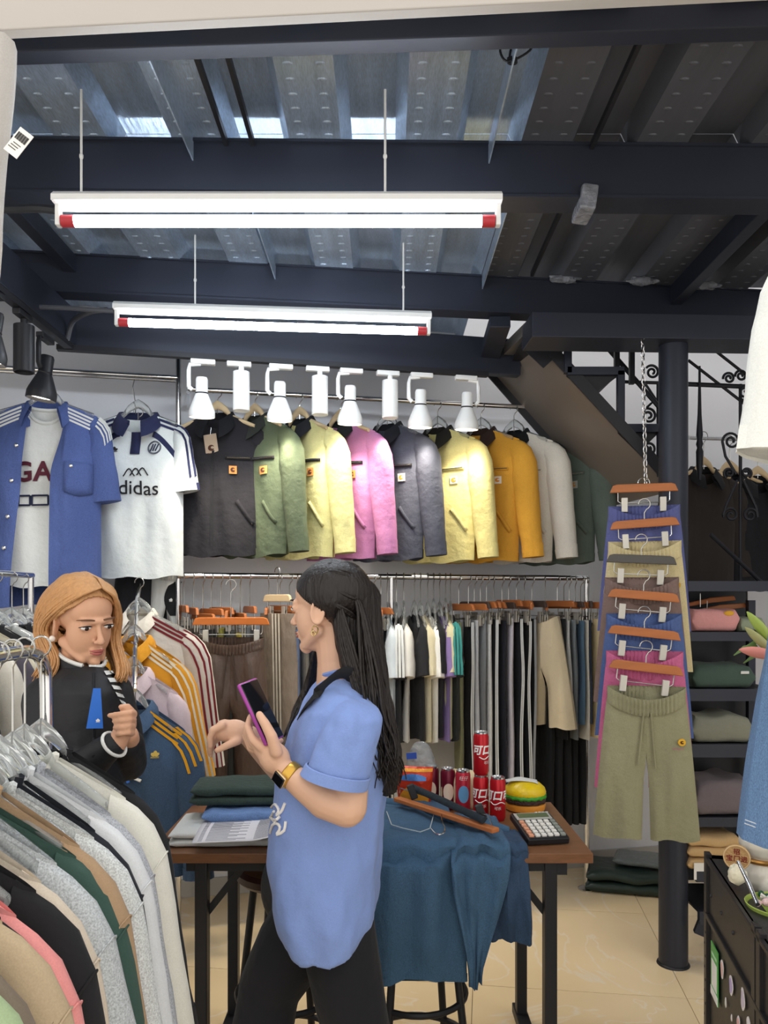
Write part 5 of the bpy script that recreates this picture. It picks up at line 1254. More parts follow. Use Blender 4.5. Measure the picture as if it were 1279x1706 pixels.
# ---- lilies
ly = thing('lily_stems', 'lily buds in a vase behind the denim shorts', 'flowers', Vector((.99, 1.73, cz)))
B().lathe([(.03, 0), (.035, .01), (.028, .09), (.022, .14), (.026, .16), (.024, .16), (.02, .14), (.001, .02)], (0, 0, 0), 20, caps=False).build('vase', mat('vase_glass', '#a9c9b9', .1, trans=.6, bump=0), ly)
def bud(a, b_, m, r=.010):
    a = Vector(a); b_ = Vector(b_)
    B().tube([lerp(a, b_, q) for q in [i/9 for i in range(10)]], [.003]+[r*math.sin(math.pi*(.12+.88*i/9))**.7+.0012 for i in range(1, 10)], 10).build('bud', m, ly, world=True)
GB = mat('bud_green', '#a8bf5c', .5, var=.2, bump=0); PB = mat('bud_pink', '#d88a80', .5, var=.25, bump=0); LG = mat('leaf_green', '#5f7a44', .5, var=.2, bump=0); YB = mat('bud_olive', '#a8a873', .5, var=.2, bump=0)
top = Vector((.985, 1.72, 1.40))
B().tube(curve_pts([(.99, 1.73, cz+.02), (1.0, 1.73, 1.15), top], 10), .004, 6).build('stem', LG, ly, world=True)
bud(P(1285, 1068, 1.70), P(1244, 1019, 1.70), GB); bud(P(1285, 1085, 1.69), P(1241, 1045, 1.69), YB, .009); bud(P(1290, 1092, 1.66), P(1231, 1082, 1.66), PB, .011)
for e, s_ in ((P(1240, 1078, 1.70), P(1282, 1068, 1.71)), (P(1222, 1092, 1.67), P(1260, 1075, 1.7)), (P(1238, 1105, 1.67), P(1280, 1085, 1.7))):
    B().tube([s_, lerp(s_, e, .5)+Vector((0, 0, .006)), e], [.004, .006, .001], 8, flat=.25).build('leaf', LG, ly, world=True)
for q in (P(1285, 1068, 1.70), P(1285, 1085, 1.69), P(1290, 1092, 1.66)): B().tube([q, (q+top)/2+Vector((.01, 0, -.01)), Vector((1.0, 1.73, 1.25))], .0025, 6).build('stem', LG, ly, world=True)
# ================================================================== PEOPLE
def head_geo(b, M, ears=True):
    h = B(); RX = lambda a: Matrix.Rotation(R(a), 3, 'X')
    h.ell((0, .014, .036), (.072, .092, .077), n=28, m=18)
    h.ell((0, -.040, .040), (.058, .046, .052), n=24, m=14)
    h.ell((0, -.034, -.024), (.058, .055, .076), n=24, m=16)
    h.ell((0, -.040, -.075), (.038, .044, .034), n=20, m=12)
    for s in (-1, 1):
        h.limb([(s*.052, .0, -.055), (s*.026, -.058, -.093)], [.016, .012])
        h.ell((s*.031, -.078, .004), (.017, .011, .011))
        h.ell((s*.0095, -.099, -.036), (.0075, .008, .006))
    h.limb([(0, -.070, -.100), (0, -.076, -.096)], [.016, .015])
    h.limb([(0, -.086, .010), (0, -.098, -.015), (0, -.109, -.033)], [.007, .0075, .0095])
    h.limb([(-.038, -.076, .018), (-.012, -.087, .017), (.012, -.087, .017), (.038, -.076, .018)], [.008, .0085, .0085, .008])
    h.ell((0, -.086, -.061), (.020, .010, .008)); h.ell((0, -.083, -.071), (.018, .010, .008))
    if ears:
        for s in (-1, 1):
            rt = Matrix.Rotation(R(18*s), 3, 'Z') @ RX(-12)
            h.tube([Vector((s*.074, .014, -.008))+rt @ Vector((0, .016*math.cos(a), .029*math.sin(a)-.004*math.cos(a))) for a in [2*math.pi*i/18 for i in range(19)]], .0045, 8)
            h.ell((s*.067, .014, -.010), (.006, .014, .026), rt); h.ell((s*.073, .003, -.012), (.004, .004, .007)); h.ell((s*.072, .010, -.034), (.005, .008, .008))
    b.add([M @ v for v in h.v], h.f)
def face_parts(t, M, iris, lipc, browc):
    def tr(bb): bb.v = [M @ v for v in bb.v]; return bb
    EW = mat('eye_white', '#e9e4df', .25, bump=0); IR = mat('iris_'+iris[1:], iris, .2, bump=0); LIP = mat('lip_'+lipc[1:], lipc, .4, bump=0); BR = mat('brow_'+browc[1:], browc, .8, bump=0)
    for s in (-1, 1):
        e = tr(B().ell((s*.031, -.0835, .002), (.0142, .0068, .0062), n=16, m=9)).build('eye', EW, t, world=True)
        tr(B().ell((s*.031, -.0888, .001), (.0062, .0026, .0056), n=12, m=7)).build('iris', IR, e, world=True)
        tr(B().tube([(s*(.031+.0155*q), -.0895+.0065*q*q*(1.3 if q > 0 else .6), .0072-.003*q*q) for q in (-1, -.5, 0, .5, 1.15)], [.001, .0019, .0022, .002, .001], 6)).build('eyelashes', INK, t, world=True)
        tr(B().tube([(s*(.033+.021*q), -.0925+.010*max(0, q+.3)**2, .0225+.0025*(1-q*q)) for q in (-1, -.5, 0, .5, 1)], [.0022, .003, .003, .0024, .001], 6, flat=.8)).build('eyebrow', BR, t, world=True)
    l = B(); l.tube([(.020*q, -.0955+.010*q*q, -.0615-.001*q*q+.0012*abs(q)) for q in (-1, -.6, -.2, 0, .2, .6, 1)], [.001, .0032, .0042, .0038, .0042, .0032, .001], 8)
    l.tube([(.018*q, -.0935+.009*q*q, -.0695+.002*q*q) for q in (-1, -.6, -.2, 0, .2, .6, 1)], [.001, .0038, .0048, .005, .0048, .0038, .001], 8)
    tr(l).build('lips', LIP, t, world=True)
def displaced(o, amp, k, stretch=(1, 1, .45), seed=0):
    me = o.data; sv = Vector(stretch); ns = [v.normal.copy() for v in me.vertices]; cs = [v.co.copy() for v in me.vertices]; out = []
    for c, nv in zip(cs, ns):
        q = Vector((c.x*sv.x, c.y*sv.y, c.z*sv.z))*k+Vector((seed, seed*.7, 0)); n = noise.noise(q)+.45*noise.noise(q*2.3)
        out += list(c+nv*amp*n)
    me.vertices.foreach_set('co', out); me.update()
from mathutils.bvhtree import BVHTree
def on_surface(o):
    bv = BVHTree.FromPolygons([WM[o.name] @ v.co for v in o.data.vertices], [tuple(p.vertices) for p in o.data.polygons]); eye = Vector((0, 0, EYE))
    def f(px, py, off=.003):
        d = (P(px, py, 1)-eye).normalized(); h = bv.ray_cast(eye, d)
        return (h[0]+h[1]*off) if h[0] else P(px, py, 2.1)
    return f
def skin_patch(fn, quad, n=5):
    b = B(); a, b_, c, d = [Vector((*q, 0)) for q in quad]
    for i in range(n+1):
        for j in range(n+1):
            q = lerp(lerp(a, b_, j/n), lerp(d, c, j/n), i/n); b.v.append(fn(q.x, q.y))
    b.f = [(i*(n+1)+j, i*(n+1)+j+1, (i+1)*(n+1)+j+1, (i+1)*(n+1)+j) for i in range(n) for j in range(n)]
    return b
def hairmat(nm, c, c2var=.35): return mat(nm, c, .38, var=c2var, vscale=40, bump=.35, bscale=60, stretch=(3, 3, .25))
def strands(t, guides, count, m, name, r0=.0055, wav=.010, spread=.02, seed=1, nseg=22, r1=.0015, freq=2.2):
    rnd = random.Random(seed); b = B()
    for i in range(count):
        k = rnd.random()*(len(guides)-1); a = int(k); f = k-a
        g = [lerp(Vector(p), Vector(q), f) for p, q in zip(guides[a], guides[min(a+1, len(guides)-1)])]
        off = Vector((rnd.uniform(-1, 1), rnd.uniform(-1, 1), rnd.uniform(-.4, .4)))*spread; ph = rnd.uniform(0, 6.28); cut = rnd.uniform(.86, 1)
        pts = curve_pts(g, nseg); out = []; rad = []
        for j, p in enumerate(pts[:max(6, int(nseg*cut))]):
            q = j/(nseg-1); out.append(p+off*ss(0, .5, q)*(.5+q)+Vector((math.sin(q*6.28*freq+ph), math.cos(q*6.28*freq*.8+ph*1.3), 0))*wav*ss(.3, 1, q)); rad.append(lerp(r0, r1, ss(.55, 1, q))*(.6+.4*ss(0, .1, q)))
        b.tube(out, rad, 5)
    return b.build(name, m, t, world=True, auto=180)
def cap(t, M, m, keep, name='hair_cap', sc_=(1, 1, 1)):
    b = B(); b.ell((0, .018, .040), (.081*sc_[0], .100*sc_[1], .084*sc_[2]), n=120, m=80)
    fs = []
    for f in b.f:
        c = sum((b.v[i] for i in f), Vector())/len(f)
        if keep(c): fs.append(f)
    b.f = fs
    b.v = [M @ (v+Vector((0, 0, .003*noise.noise(Vector((v.x*60, v.y*12, v.z*12)))))) for v in b.v]
    return b.build(name, m, t, world=True, auto=180, solid=.006)
# ---------------------------------------------------------------- dark-haired woman
def Q(px, py, dy=0): return P(px, py, 2.0+dy)
w1 = thing('person', 'woman with long dark hair in a blue tee holding a purple phone', 'person', (Q(560, 1500).x, 2.0, 0))
M1 = Matrix.Translation(Q(547, 1014)) @ Matrix.Rotation(R(-118), 4, 'Z') @ Matrix.Rotation(R(2), 4, 'X')
b = B(); head_geo(b, M1)
b.limb([Q(556, 1050, .0), Q(560, 1100, 0), Q(566, 1140, 0)], [.050, .049, .062], 16)
b.ell(Q(545, 1500), (.115, .16, .12)); b.ell(Q(546, 1400), (.10, .13, .15)); b.ell(Q(552, 1260), (.105, .15, .17)); b.limb([Q(575, 1190, -.11), Q(575, 1172, 0), Q(575, 1190, .11)], [.03, .05, .03])
# near arm and hand
b.limb([Q(590, 1200, -.16), Q(588, 1260, -.195), Q(581, 1345, -.215)], [.036, .039, .042], 16)
b.limb([Q(578, 1347, -.215), Q(540, 1334, -.215), Q(505, 1308, -.20), Q(474, 1284, -.185)], [.043, .041, .034, .0265], 16)
b.ell(Q(457, 1262, -.18), (.036, .026, .043), Matrix.Rotation(R(-38), 3, 'Y')); b.ell(Q(445, 1246, -.172), (.033, .024, .034), Matrix.Rotation(R(-30), 3, 'Y'))
b.limb([Q(460, 1252, -.205), Q(452, 1226, -.215), Q(441, 1205, -.212), Q(432, 1191, -.205)], [.0155, .0135, .0115, .0095])
for k in range(4):
    d = .012*k; z = 5*k
    b.limb([Q(437+2*k, 1246+3*k, -.19+.022*k), Q(421-1*k, 1232+z, -.19+.022*k), Q(412-1*k, 1211+z, -.178+.022*k), Q(417, 1194+z*1.3, -.158+.022*k)], [.012, .0105, .0095, .0078])
b.limb([Q(455, 1240, -.12), Q(468, 1234, -.10)], [.009, .0075])
# far arm and hand
b.limb([Q(570, 1178, .16), Q(545, 1300, .2), Q(505, 1320, .18), Q(455, 1268, .09), Q(413, 1224, .0)], [.05, .042, .042, .036, .0265], 16)
b.ell(Q(391, 1219, -.01), (.042, .026, .032), Matrix.Rotation(R(4), 3, 'Y')); b.ell(Q(374, 1217, -.012), (.027, .026, .029))
for k in range(4):
    dy = -.035+.017*k; L_ = (.9, 1.05, 1.0, .85)[k]
    b.limb([Q(370, 1209+5*k, dy), Q(357-3*L_, 1216+7*k, dy-.004), Q(351-1.5*L_, 1230+7*k, dy), Q(355-5*L_, 1243+5*k, dy+.006)], [.0115, .0098, .0088, .0074])
b.limb([Q(396, 1234, -.03), Q(378, 1242, -.045), Q(362, 1250, -.045)], [.0115, .010, .008])
# legs (under the trousers)
fuse(b, .0034, 6, 'body', SKIN, w1)
face_parts(w1, M1, '#2a1a14', '#b5675c', '#2a201c')
# shoes
for q in (Q(612, 1968, -.08), Q(420, 1968, .05)):
    bb = B(); bb.ell((q.x-.05, q.y, .035), (.12, .045, .04), n=18, m=10)
    for v in bb.v: v.z = max(.002, v.z)
    bb.build('shoe', cloth('#e3e1dc'), w1, world=True)
# tee
TEE = mat('tee_blue', '#7f98d2', .92, var=.07, vscale=5, fine=.05, fscale=420, bump=.25, bscale=18, sheen=.1)
b = B(); rings = []
tab = [(1126, 541, 588, .06), (1136, 528, 606, .115), (1150, 515, 620, .165), (1172, 503, 629, .19), (1205, 490, 637, .195), (1260, 473, 640, .19), (1320, 457, 640, .18), (1390, 447, 637, .178), (1440, 449, 634, .185), (1490, 459, 632, .195), (1520, 468, 629, .197), (1538, 477, 622, .195)]
for py, x0, x1, hb in tab:
    c = (x0+x1)/2; a_ = (x1-x0)/2; ring = []
    for j in range(44):
        th = 2*math.pi*j/44; cx_, sy = math.cos(th), math.sin(th); e = .8
        px = c+a_*math.copysign(abs(cx_)**e, cx_); dyv = hb*math.copysign(abs(sy)**e, sy)
        drop = ss(1440, 1540, py)*18*(max(0, -sy)**1.5)+ss(1440, 1540, py)*10*max(0, sy)-ss(1440, 1540, py)*14*abs(cx_)**2
        ring.append(Vector(((px-CX)*2.0/F, 2.0+dyv, EYE-(py+drop-HY)*2.0/F)))
    rings.append(ring)
b.loft(rings)
srings = []
for (px, py, dy, a_, bb_, tl) in ((584, 1152, -.085, .036, .045, 0), (592, 1172, -.140, .052, .062, .05), (593, 1192, -.172, .062, .070, .08), (586, 1220, -.192, .068, .072, .12), (576, 1250, -.205, .070, .070, .18), (565, 1280, -.217, .071, .068, .22), (556, 1302, -.219, .0735, .069, .24)):
    c = Q(px, py, dy); ax = Vector((math.cos(tl), 0, -math.sin(tl)))
    srings.append([c+ax*a_*math.cos(q)+Vector((0, 1, 0))*bb_*math.sin(q) for q in [2*math.pi*j/24 for j in range(24)]])
b.loft(srings)
fr_ = []
for (px, py, dy) in ((588, 1160, .13), (580, 1210, .2), (560, 1300, .215)):
    c = Q(px, py, dy); fr_.append([c+Vector((1, 0, 0))*.068*math.cos(q)+Vector((0, 1, 0))*.06*math.sin(q) for q in [2*math.pi*j/20 for j in range(20)]])
b.loft(fr_)
o_tee = o = fuse(b, .006, 7, 't_shirt', TEE, w1); displaced(o, .013, 7.5, (1.2, 1.2, .45), 3); displaced(o, .006, 18, (1, 1, .55), 9)
cu = B(); s0, s1 = srings[-2], srings[-1]
cc0 = sum(s0, Vector())/24; cc1 = sum(s1, Vector())/24
cu.loft([[cc+(v-cc)*k for v in s] for cc, s, k in ((lerp(cc0, cc1, .15), [lerp(a, b2, .15) for a, b2 in zip(s0, s1)], 1.02), (lerp(cc0, cc1, .2), [lerp(a, b2, .2) for a, b2 in zip(s0, s1)], 1.075), (cc1, s1, 1.085), (cc1, s1, .93))], True, False)
cu.build('sleeve_cuff', TEE, w1, world=True, auto=50)
nb = B(); nb.tube([Q(563+25*math.cos(a)-3, 1124+5*math.cos(a)*-1.0+3*math.sin(a), .058*math.sin(a)) for a in [2*math.pi*i/24 for i in range(25)]], .009, 8, flat=.6); nb.build('neck_rib', TEE, w1, world=True)
pr = B(); surf = on_surface(o_tee)
for pts in ([(452, 1345), (460, 1340), (466, 1350), (462, 1358), (470, 1352), (476, 1338)], [(450, 1362), (460, 1366), (468, 1360)], [(452, 1388), (456, 1374), (464, 1372), (468, 1380), (462, 1390), (474, 1384), (477, 1368)], [(458, 1352), (454, 1362), (460, 1370)]):
    pr.tube(curve_pts([surf(*p) for p in pts], 14), .0036, 6)
pr.build('chest_print', WPRINT, w1, world=True)
# trousers
b = B(); b.ell(Q(545, 1505), (.120, .150, .11))
b.limb([Q(560, 1525, -.06), Q(570, 1600, -.072), Q(592, 1720, -.08), Q(612, 1830, -.08), Q(624, 1945, -.08)], [.098, .094, .085, .092, .10], 18)
b.limb([Q(530, 1505, .07), Q(487, 1575, .07), Q(446, 1650, .065), Q(430, 1740, .06), Q(424, 1840, .05), Q(420, 1945, .05)], [.10, .098, .082, .082, .09, .098], 18)
o = fuse(b, .008, 5, 'trousers', cloth('#14161d'), w1); displaced(o, .008, 7, (1.2, 1.2, .5), 5)
# hair
HD = hairmat('hair_dark', '#1b1513')
def keep1(c):
    if c.z < -.03: return c.y > .045
    lim = interp([(-.03, .04), (0, .022), (.03, -.03), (.05, -.058), (.075, -.080), (.1, -.085), (.13, -.07)], c.z)
    return c.y > lim
cap(w1, M1, HD, keep1)
b = B(); b.ell(M1 @ Vector((0, .022, .040)), (.083, .083, .080), n=24, m=16)
b.limb([Q(588, 1000, 0), Q(594, 1065, 0), Q(606, 1130, -.01), Q(622, 1200, -.03), Q(638, 1262, -.035), Q(647, 1312, -.035)], [.068, .066, .062, .053, .042, .022], 20)
b.limb([Q(574, 1040, -.045), Q(586, 1100, -.055), Q(604, 1160, -.06)], [.032, .036, .034], 14)
bb = B(); bb.v = list(b.v); bb.f = list(b.f)
fs = []; Mi = M1.inverted()
for f in b.f:
    c = Mi @ (sum((b.v[i] for i in f), Vector())/len(f))
    fs.append(f)
o = fuse(b, .007, 3, 'hair_volume', HD, w1)
dl = bmesh.new(); dl.from_mesh(o.data); inv = M1.inverted() @ WM[w1.name]
bad = [v for v in dl.verts if (lambda c: c.y < (.02 if c.z < .005 else lerp(.02, -.055, ss(.005, .06, c.z))) and c.z > -.2 and c.z < .085)(inv @ v.co)]
bmesh.ops.delete(dl, geom=bad, context='VERTS'); dl.to_mesh(o.data); dl.free()
displaced(o, .012, 26, (1.6, 1.6, .22), 4)
gd = []
for k, dy in enumerate((-.085, -.06, -.03, 0, .04, .08)):
    s = 1-abs(dy)/.12
    gd.append([Q(570+22*s, 962+18*(1-s), dy*.75), Q(592+20*s, 1010, dy*1.0), Q(604+22*s, 1090, dy*1.15), Q(618+20*s, 1180, dy*1.2-.01), Q(634+14*s, 1250, dy*1.15-.02), Q(640+16*s, 1318, dy*1.1-.02)])
strands(w1, gd, 260, HD, 'hair_lengths', .0045, .010, .022, 5, 34, .0012, 3.2)
gd2 = [[Q(528, 972, -.062), Q(560, 985, -.09), Q(590, 998, -.078), Q(607, 978, -.02)], [Q(522, 958, -.04), Q(555, 950, -.074), Q(590, 960, -.065), Q(607, 974, -.01)], [Q(530, 944, -.01), Q(560, 936, -.03), Q(590, 944, -.03), Q(607, 970, 0)],
       [Q(544, 1000, -.082), Q(565, 1012, -.092), Q(592, 1030, -.07), Q(606, 1050, -.03)]]
strands(w1, gd2, 170, HD, 'hair_swept_back', .0035, .001, .006, 8, 14, .003)
gd3 = [[Q(560, 1030, -.085), Q(572, 1090, -.092), Q(596, 1160, -.105), Q(624, 1240, -.085), Q(642, 1312, -.06)], [Q(566, 1000, -.088), Q(590, 1080, -.10), Q(614, 1160, -.105), Q(640, 1240, -.085), Q(652, 1315, -.06)]]
strands(w1, gd3, 90, HD, 'hair_behind_ear', .004, .006, .008, 12, 20, .002)
gd4 = [[Q(525, 1080, .10), Q(510, 1140, .13), Q(490, 1190, .12), Q(474, 1245, .06)], [Q(535, 1090, .12), Q(518, 1150, .14), Q(500, 1200, .12), Q(482, 1250, .07)]]
strands(w1, gd4, 45, HD, 'hair_over_shoulder', .006, .005, .008, 13, 18, .002)
hc = B(); hc.lathe([(.004, -.012), (.016, -.010), (.018, 0), (.016, .010), (.004, .012)], Q(606, 972, -.02), 14, rot=Matrix.Rotation(R(60), 3, 'Y'))
for a in range(7): hc.ell(Q(606, 972, -.02)+Vector((.006, -.016*math.cos(a*.9), .016*math.sin(a*.9))), (.005, .005, .005), n=8, m=5)
hc.build('hair_clip', mat('clip_dark', '#3b3b42', .2, .7, bump=0), w1, world=True)
er = B(); c = M1 @ Vector((.080, .010, -.044)); er.tube([c+Vector((.007*math.cos(a), -.002*math.sin(a), .010*math.sin(a)-.008)) for a in [2*math.pi*i/16 for i in range(17)]], .0018, 6)
er.tube([c+Vector((.005*math.cos(a)-.004, -.003, .006*math.sin(a)-.016)) for a in [2*math.pi*i/14 for i in range(15)]], .0014, 6); er.build('earring', mat('ear_gold', '#d8c08a', .2, .9, bump=0), w1, world=True)
# bag, strap, watch, phone
bg = thing('shoulder_bag', 'black shoulder bag worn at the far hip of the dark-haired woman', 'bag', Q(470, 1560, .22))
b = B(); b.ell(Q(478, 1478, .20), (.075, .05, .115), n=24, m=14); fuse(b, .008, 2, 'bag_body', mat('bag_black', '#2a2d34', .55, bump=.3, bscale=40), bg)
sp = curve_pts([Q(604, 1140, -.075), Q(588, 1124, -.10), Q(566, 1122, -.125), Q(540, 1141, -.150), Q(520, 1164, -.150), Q(508, 1180, -.125), Q(494, 1215, -.03), Q(478, 1290, .14), Q(474, 1400, .20)], 30)
B().tube(sp, .0165, 8, flat=.25, fdir=(.6, 0, .8)).build('strap', mat('strap_black', '#191a1e', .8, bump=.1), bg, world=True)
wt = thing('wrist_watch', 'smart watch with gold band on the near wrist', 'watch', Q(478, 1288, -.19))
ax = (Q(505, 1308, -.20)-Q(474, 1284, -.185)).normalized(); cw = Q(483, 1291, -.189); u = ax.cross(Vector((0, 1, 0))).normalized(); v_ = ax.cross(u)
bb = B(); rg = []
for q in (-.011, -.009, .009, .011):
    r_ = .0305 if abs(q) < .01 else .029
    rg.append([cw+ax*q+u*r_*math.cos(a)+v_*r_*math.sin(a) for a in [2*math.pi*i/28 for i in range(28)]])
bb.loft(rg, True, False); bb.build('band', mat('gold_band', '#c9a04a', .28, .85, var=.1, bump=0), wt, world=True, solid=.003)
nrm_ = (u*-.35+v_*1.0); 
if nrm_.y > 0: nrm_ = -nrm_
nrm_ = (nrm_+Vector((-.35, 0, 0))).normalized(); e2 = nrm_.cross(ax).normalized(); e1 = e2.cross(nrm_).normalized(); rotw = Matrix((e1, e2, nrm_)).transposed()
fc = cw+nrm_*.034
B().box(fc, (.036, .031, .010), rotw).build('case', mat('watch_gold', '#d8b98a', .25, .8, bump=0), wt, world=True, smooth=True, bevel=.004)
B().box(fc+nrm_*.004, (.034, .029, .006), rotw).build('screen', mat('screen_black', '#0b0c10', .08, bump=0), wt, world=True, smooth=True, bevel=.003)
ph = thing('smartphone', 'smartphone in a purple case held up by the dark-haired woman', 'phone', Q(430, 1190, -.18))
lu = (Q(407, 1142, -.18)-Q(449, 1233, -.19)).normalized(); wd = Vector((.42, .90, .12)); wd = (wd-lu*wd.dot(lu)).normalized(); nn = lu.cross(wd).normalized()
if nn.x < 0: nn = -nn
pc = Q(434, 1185, -.165); rp = Matrix((wd, lu, wd.cross(lu))).transposed()
B().box(pc, (.076, .156, .011), rp).build('case', mat('case_purple', '#a03f9a', .4, var=.05, bump=0), ph, world=True, smooth=True, bevel=.005)
B().box(pc+nn*.0045, (.069, .149, .004), rp).build('screen', mat('phone_screen', '#15171c', .06, bump=0), ph, world=True, smooth=True, bevel=.002)
# ---------------------------------------------------------------- blonde woman
def S(px, py, dy=0): return P(px, py, 2.12+dy)
w2 = thing('person', 'woman with long blonde hair in a black zip jacket looking down', 'person', (S(135, 1400).x, 2.12, 0))
M2 = Matrix.Translation(S(139, 1033)) @ Matrix.Rotation(R(46), 4, 'Z') @ Matrix.Rotation(R(13), 4, 'X') @ Matrix.Rotation(R(-4), 4, 'Y')
b = B(); head_geo(b, M2)
b.limb([S(134, 1070, .01), S(130, 1110, .02), S(128, 1140, .02)], [.048, .047, .06], 16)
b.ell(S(132, 1230), (.15, .10, .18)); b.ell(S(132, 1380), (.13, .1, .15)); b.ell(S(132, 1470), (.15, .11, .12))
b.limb([S(84, 1165, -.02), S(130, 1145, 0), S(182, 1160, .04)], [.035, .05, .035])
b.limb([S(78, 1180, -.03), S(86, 1300, -.11)], [.04, .04]); b.limb([S(84, 1300, -.11), S(150, 1275, -.19), S(196, 1236, -.21)], [.04, .034, .025], 14)
b.limb([S(188, 1150, .06), S(218, 1270, .03)], [.045, .04]); b.limb([S(218, 1270, .03), S(214, 1225, -.12)], [.036, .026])
b.ell(S(210, 1205, -.205), (.026, .022, .034)); b.limb([S(196, 1236, -.21), S(204, 1220, -.207)], [.024, .024])
for k in range(4):
    y = 1186+11.2*k
    b.limb([S(223-k, y+2, -.212), S(217-k, y+1, -.240), S(204-k, y+3, -.249), S((182, 190, 191, 195)[k], y+(6 if k == 0 else 4), -.238)], [.0088, .0079, .0075, .0064])
b.limb([S(222, 1190, -.19), S(212, 1178, -.20), S(202, 1178, -.21)], [.011, .010, .008])
fuse(b, .0034, 7, 'body', SKIN2, w2)
face_parts(w2, M2, '#2f1d14', '#b0605a', '#6a4a34')
for x in (100, 160):
    q = S(x, 1900); bb = B(); bb.ell((q.x, q.y-.05, .035), (.045, .12, .04), n=18, m=10)
    for v in bb.v: v.z = max(.002, v.z)
    bb.build('shoe', BLKC, w2, world=True)
JB = mat('jacket_black', '#17181d', .6, var=.12, vscale=5, fine=.05, bump=.3, bscale=16)
b = B(); rings = []
for py, x0, x1, hb in ((1112, 98, 178, .065), (1120, 90, 182, .08), (1134, 74, 194, .11), (1155, 66, 203, .135), (1200, 64, 206, .14), (1270, 63, 205, .14), (1350, 64, 203, .14), (1420, 66, 200, .135), (1440, 70, 196, .12)):
    c = (x0+x1)/2; a_ = (x1-x0)/2
    rings.append([S(c+a_*math.copysign(abs(math.cos(q))**.85, math.cos(q)), py, hb*math.copysign(abs(math.sin(q))**.85, math.sin(q))) for q in [2*math.pi*j/36 for j in range(36)]])
b.loft(rings)
b.limb([S(76, 1165, -.03), S(80, 1240, -.08), S(90, 1302, -.13)], [.062, .058, .056]); b.limb([S(90, 1302, -.13), S(146, 1277, -.19), S(186, 1243, -.212)], [.056, .048, .036])
b.limb([S(190, 1158, .03), S(206, 1215, .0), S(214, 1270, .0)], [.058, .052, .05]); b.limb([S(214, 1270, 0), S(213, 1240, -.08)], [.05, .042])
o = fuse(b, .006, 6, 'jacket', JB, w2); displaced(o, .007, 8, (1.2, 1.2, .5), 2)
# collar with white edge
cr = B(); rr_ = []
for (py, k, dz) in ((1124, 1.08, 0), (1110, 1.02, 0), (1097, 1.0, 0)):
    rr_.append([S(136+38*k*math.cos(a), py+9*math.cos(a)-13*math.sin(a), .064*k*math.sin(a)) for a in [R(-72)+R(345)*i/30 for i in range(31)]])
cr.loft(rr_, False, False); cr.build('collar', JB, w2, world=True, solid=.006)
B().tube([p+Vector((0, 0, .002)) for p in rr_[-1]], .0055, 8, flat=1.2).build('collar_edge', WHITEC, w2, world=True)
jf = on_surface(o)
B().tube([jf(156, y, .001) for y in (1122, 1140, 1160, 1180, 1200, 1230, 1260)], .004, 6).build('zip', INK, w2, world=True)
for k in range(5):
    x0, y0 = 172+6.2*k, 1119+11.5*k
    skin_patch(jf, ((x0, y0), (x0+15-k, y0-2+2*k), (x0+19-k, y0+4+2*k), (x0+4, y0+7))).build('sleeve_stripe', WHITEC, w2, world=True)
ce = (S(186, 1243, -.212)-S(150, 1275, -.19)).normalized(); cc = S(190, 1240, -.213); u = ce.cross(Vector((0, 1, 0))).normalized(); v_ = ce.cross(u)
B().tube([cc+u*.034*math.cos(a)+v_*.034*math.sin(a) for a in [2*math.pi*i/24 for i in range(25)]], .0042, 8).build('cuff_edge', WHITEC, w2, world=True)
tg = thing('swing_tag', 'bright blue swing tag on the black zip jacket', 'tag', S(161, 1180, -.175), R(4))
B().prism([(-.008, .05), (.010, .05), (.016, -.050), (-.025, -.050)], lambda x, y, q: Vector((x, -q, y)), .002).build('card', mat('tag_blue', '#2f6fd0', .4, bump=0), tg, smooth=False)
trefoil(lambda x, y: Vector((x+.004, -.0032, y-.032)), .012).build('leaf_emblem', WPRINT, tg, smooth=False)
HB = hairmat('hair_blonde', '#c69462', .28)
def keep2(c):
    lim = interp([(-.05, .045), (-.02, .03), (0, .012), (.03, -.03), (.06, -.062), (.09, -.075), (.13, -.06)], c.z)
    return c.y > lim and c.z > -.05
cap(w2, M2, HB, keep2, sc_=(1.02, 1.02, 1.02))
H = lambda x, y, z: M2 @ Vector((x, y, z))
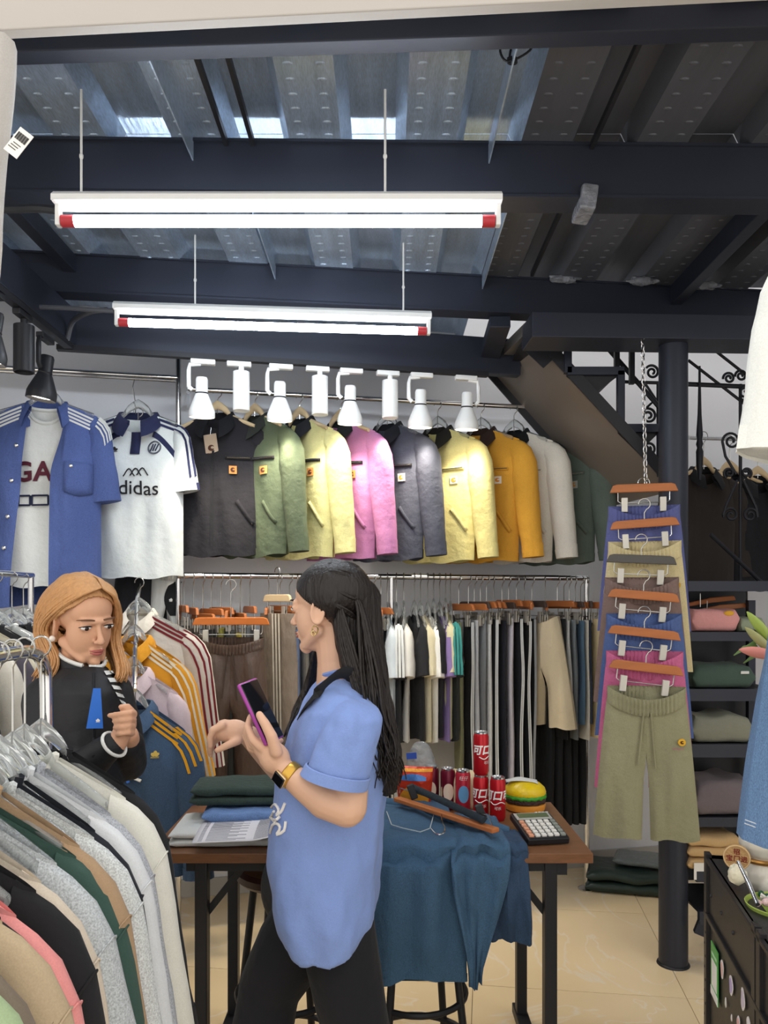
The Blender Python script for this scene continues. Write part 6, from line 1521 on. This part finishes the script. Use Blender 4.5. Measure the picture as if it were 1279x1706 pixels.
# near side (viewer left): from the parting back behind the ear
g1 = [[H(.012, -.074, .106), H(-.045, -.070, .085), H(-.078, -.018, .035), H(-.083, .045, -.03), S(96, 1100, -.03), S(78, 1140, -.06)],
      [H(.010, -.045, .122), H(-.055, -.040, .095), H(-.088, .02, .03), H(-.088, .065, -.04), S(82, 1105, -.01), S(66, 1136, -.05)],
      [H(.008, 0, .130), H(-.058, .01, .10), H(-.090, .055, .03), H(-.085, .09, -.05), S(72, 1102, .02), S(56, 1132, -.02)],
      [H(.006, .05, .120), H(-.05, .07, .09), H(-.075, .105, .02), H(-.06, .115, -.06), S(74, 1108, .05), S(58, 1140, .02)]]
b = B(); b.ell(H(0, .035, .03), (.082, .078, .086), n=24, m=16)
b.limb([H(-.035, .065, .0), H(-.045, .075, -.05), S(92, 1095, .0), S(78, 1120, -.01)], [.05, .042, .034, .022], 16); b.limb([H(.05, .05, .0), H(.05, .05, -.07), S(188, 1108, .05)], [.042, .036, .026], 16)
o = fuse(b, .006, 3, 'hair_volume', HB, w2)
dl = bmesh.new(); dl.from_mesh(o.data); inv = M2.inverted() @ WM[w2.name]
bad = [v for v in dl.verts if (lambda c: c.y < (.022 if c.z < .0 else lerp(.022, -.05, ss(0, .06, c.z))) and c.z < .085 and abs(c.x) < .085)(inv @ v.co)]
bmesh.ops.delete(dl, geom=bad, context='VERTS'); dl.to_mesh(o.data); dl.free(); displaced(o, .006, 40, (1.6, 1.6, .2), 4)
strands(w2, g1, 300, HB, 'hair_near_side', .0038, .002, .009, 3, 24, .0015, 1.0)
g2 = [[H(.014, -.076, .104), H(.050, -.074, .075), H(.078, -.045, .01), H(.080, -.030, -.06), S(202, 1118, -.02), S(192, 1140, -.04)],
      [H(.016, -.04, .122), H(.062, -.035, .09), H(.088, -.005, .02), H(.088, .0, -.06), S(208, 1110, .03), S(203, 1138, .0)],
      [H(.016, .03, .127), H(.06, .04, .095), H(.085, .06, .02), H(.08, .06, -.06), S(196, 1112, .08), S(190, 1140, .06)]]
strands(w2, g2, 220, HB, 'hair_far_side', .0038, .003, .009, 4, 24, .0015, 1.0)
B().ell(M2 @ Vector((-.080, .008, -.046)), (.0085, .0085, .0085), n=14, m=9).build('earring', mat('pearl', '#efe6dc', .2, bump=0, coat=.6), w2, world=True)
b = B(); b.limb([S(132, 1420), S(130, 1500)], [.14, .14]); b.limb([S(105, 1500), S(100, 1700), S(100, 1915)], [.09, .075, .07]); b.limb([S(158, 1500), S(160, 1700), S(160, 1915)], [.09, .075, .07])
fuse(b, .01, 4, 'trousers', cloth('#1b1c22'), w2)
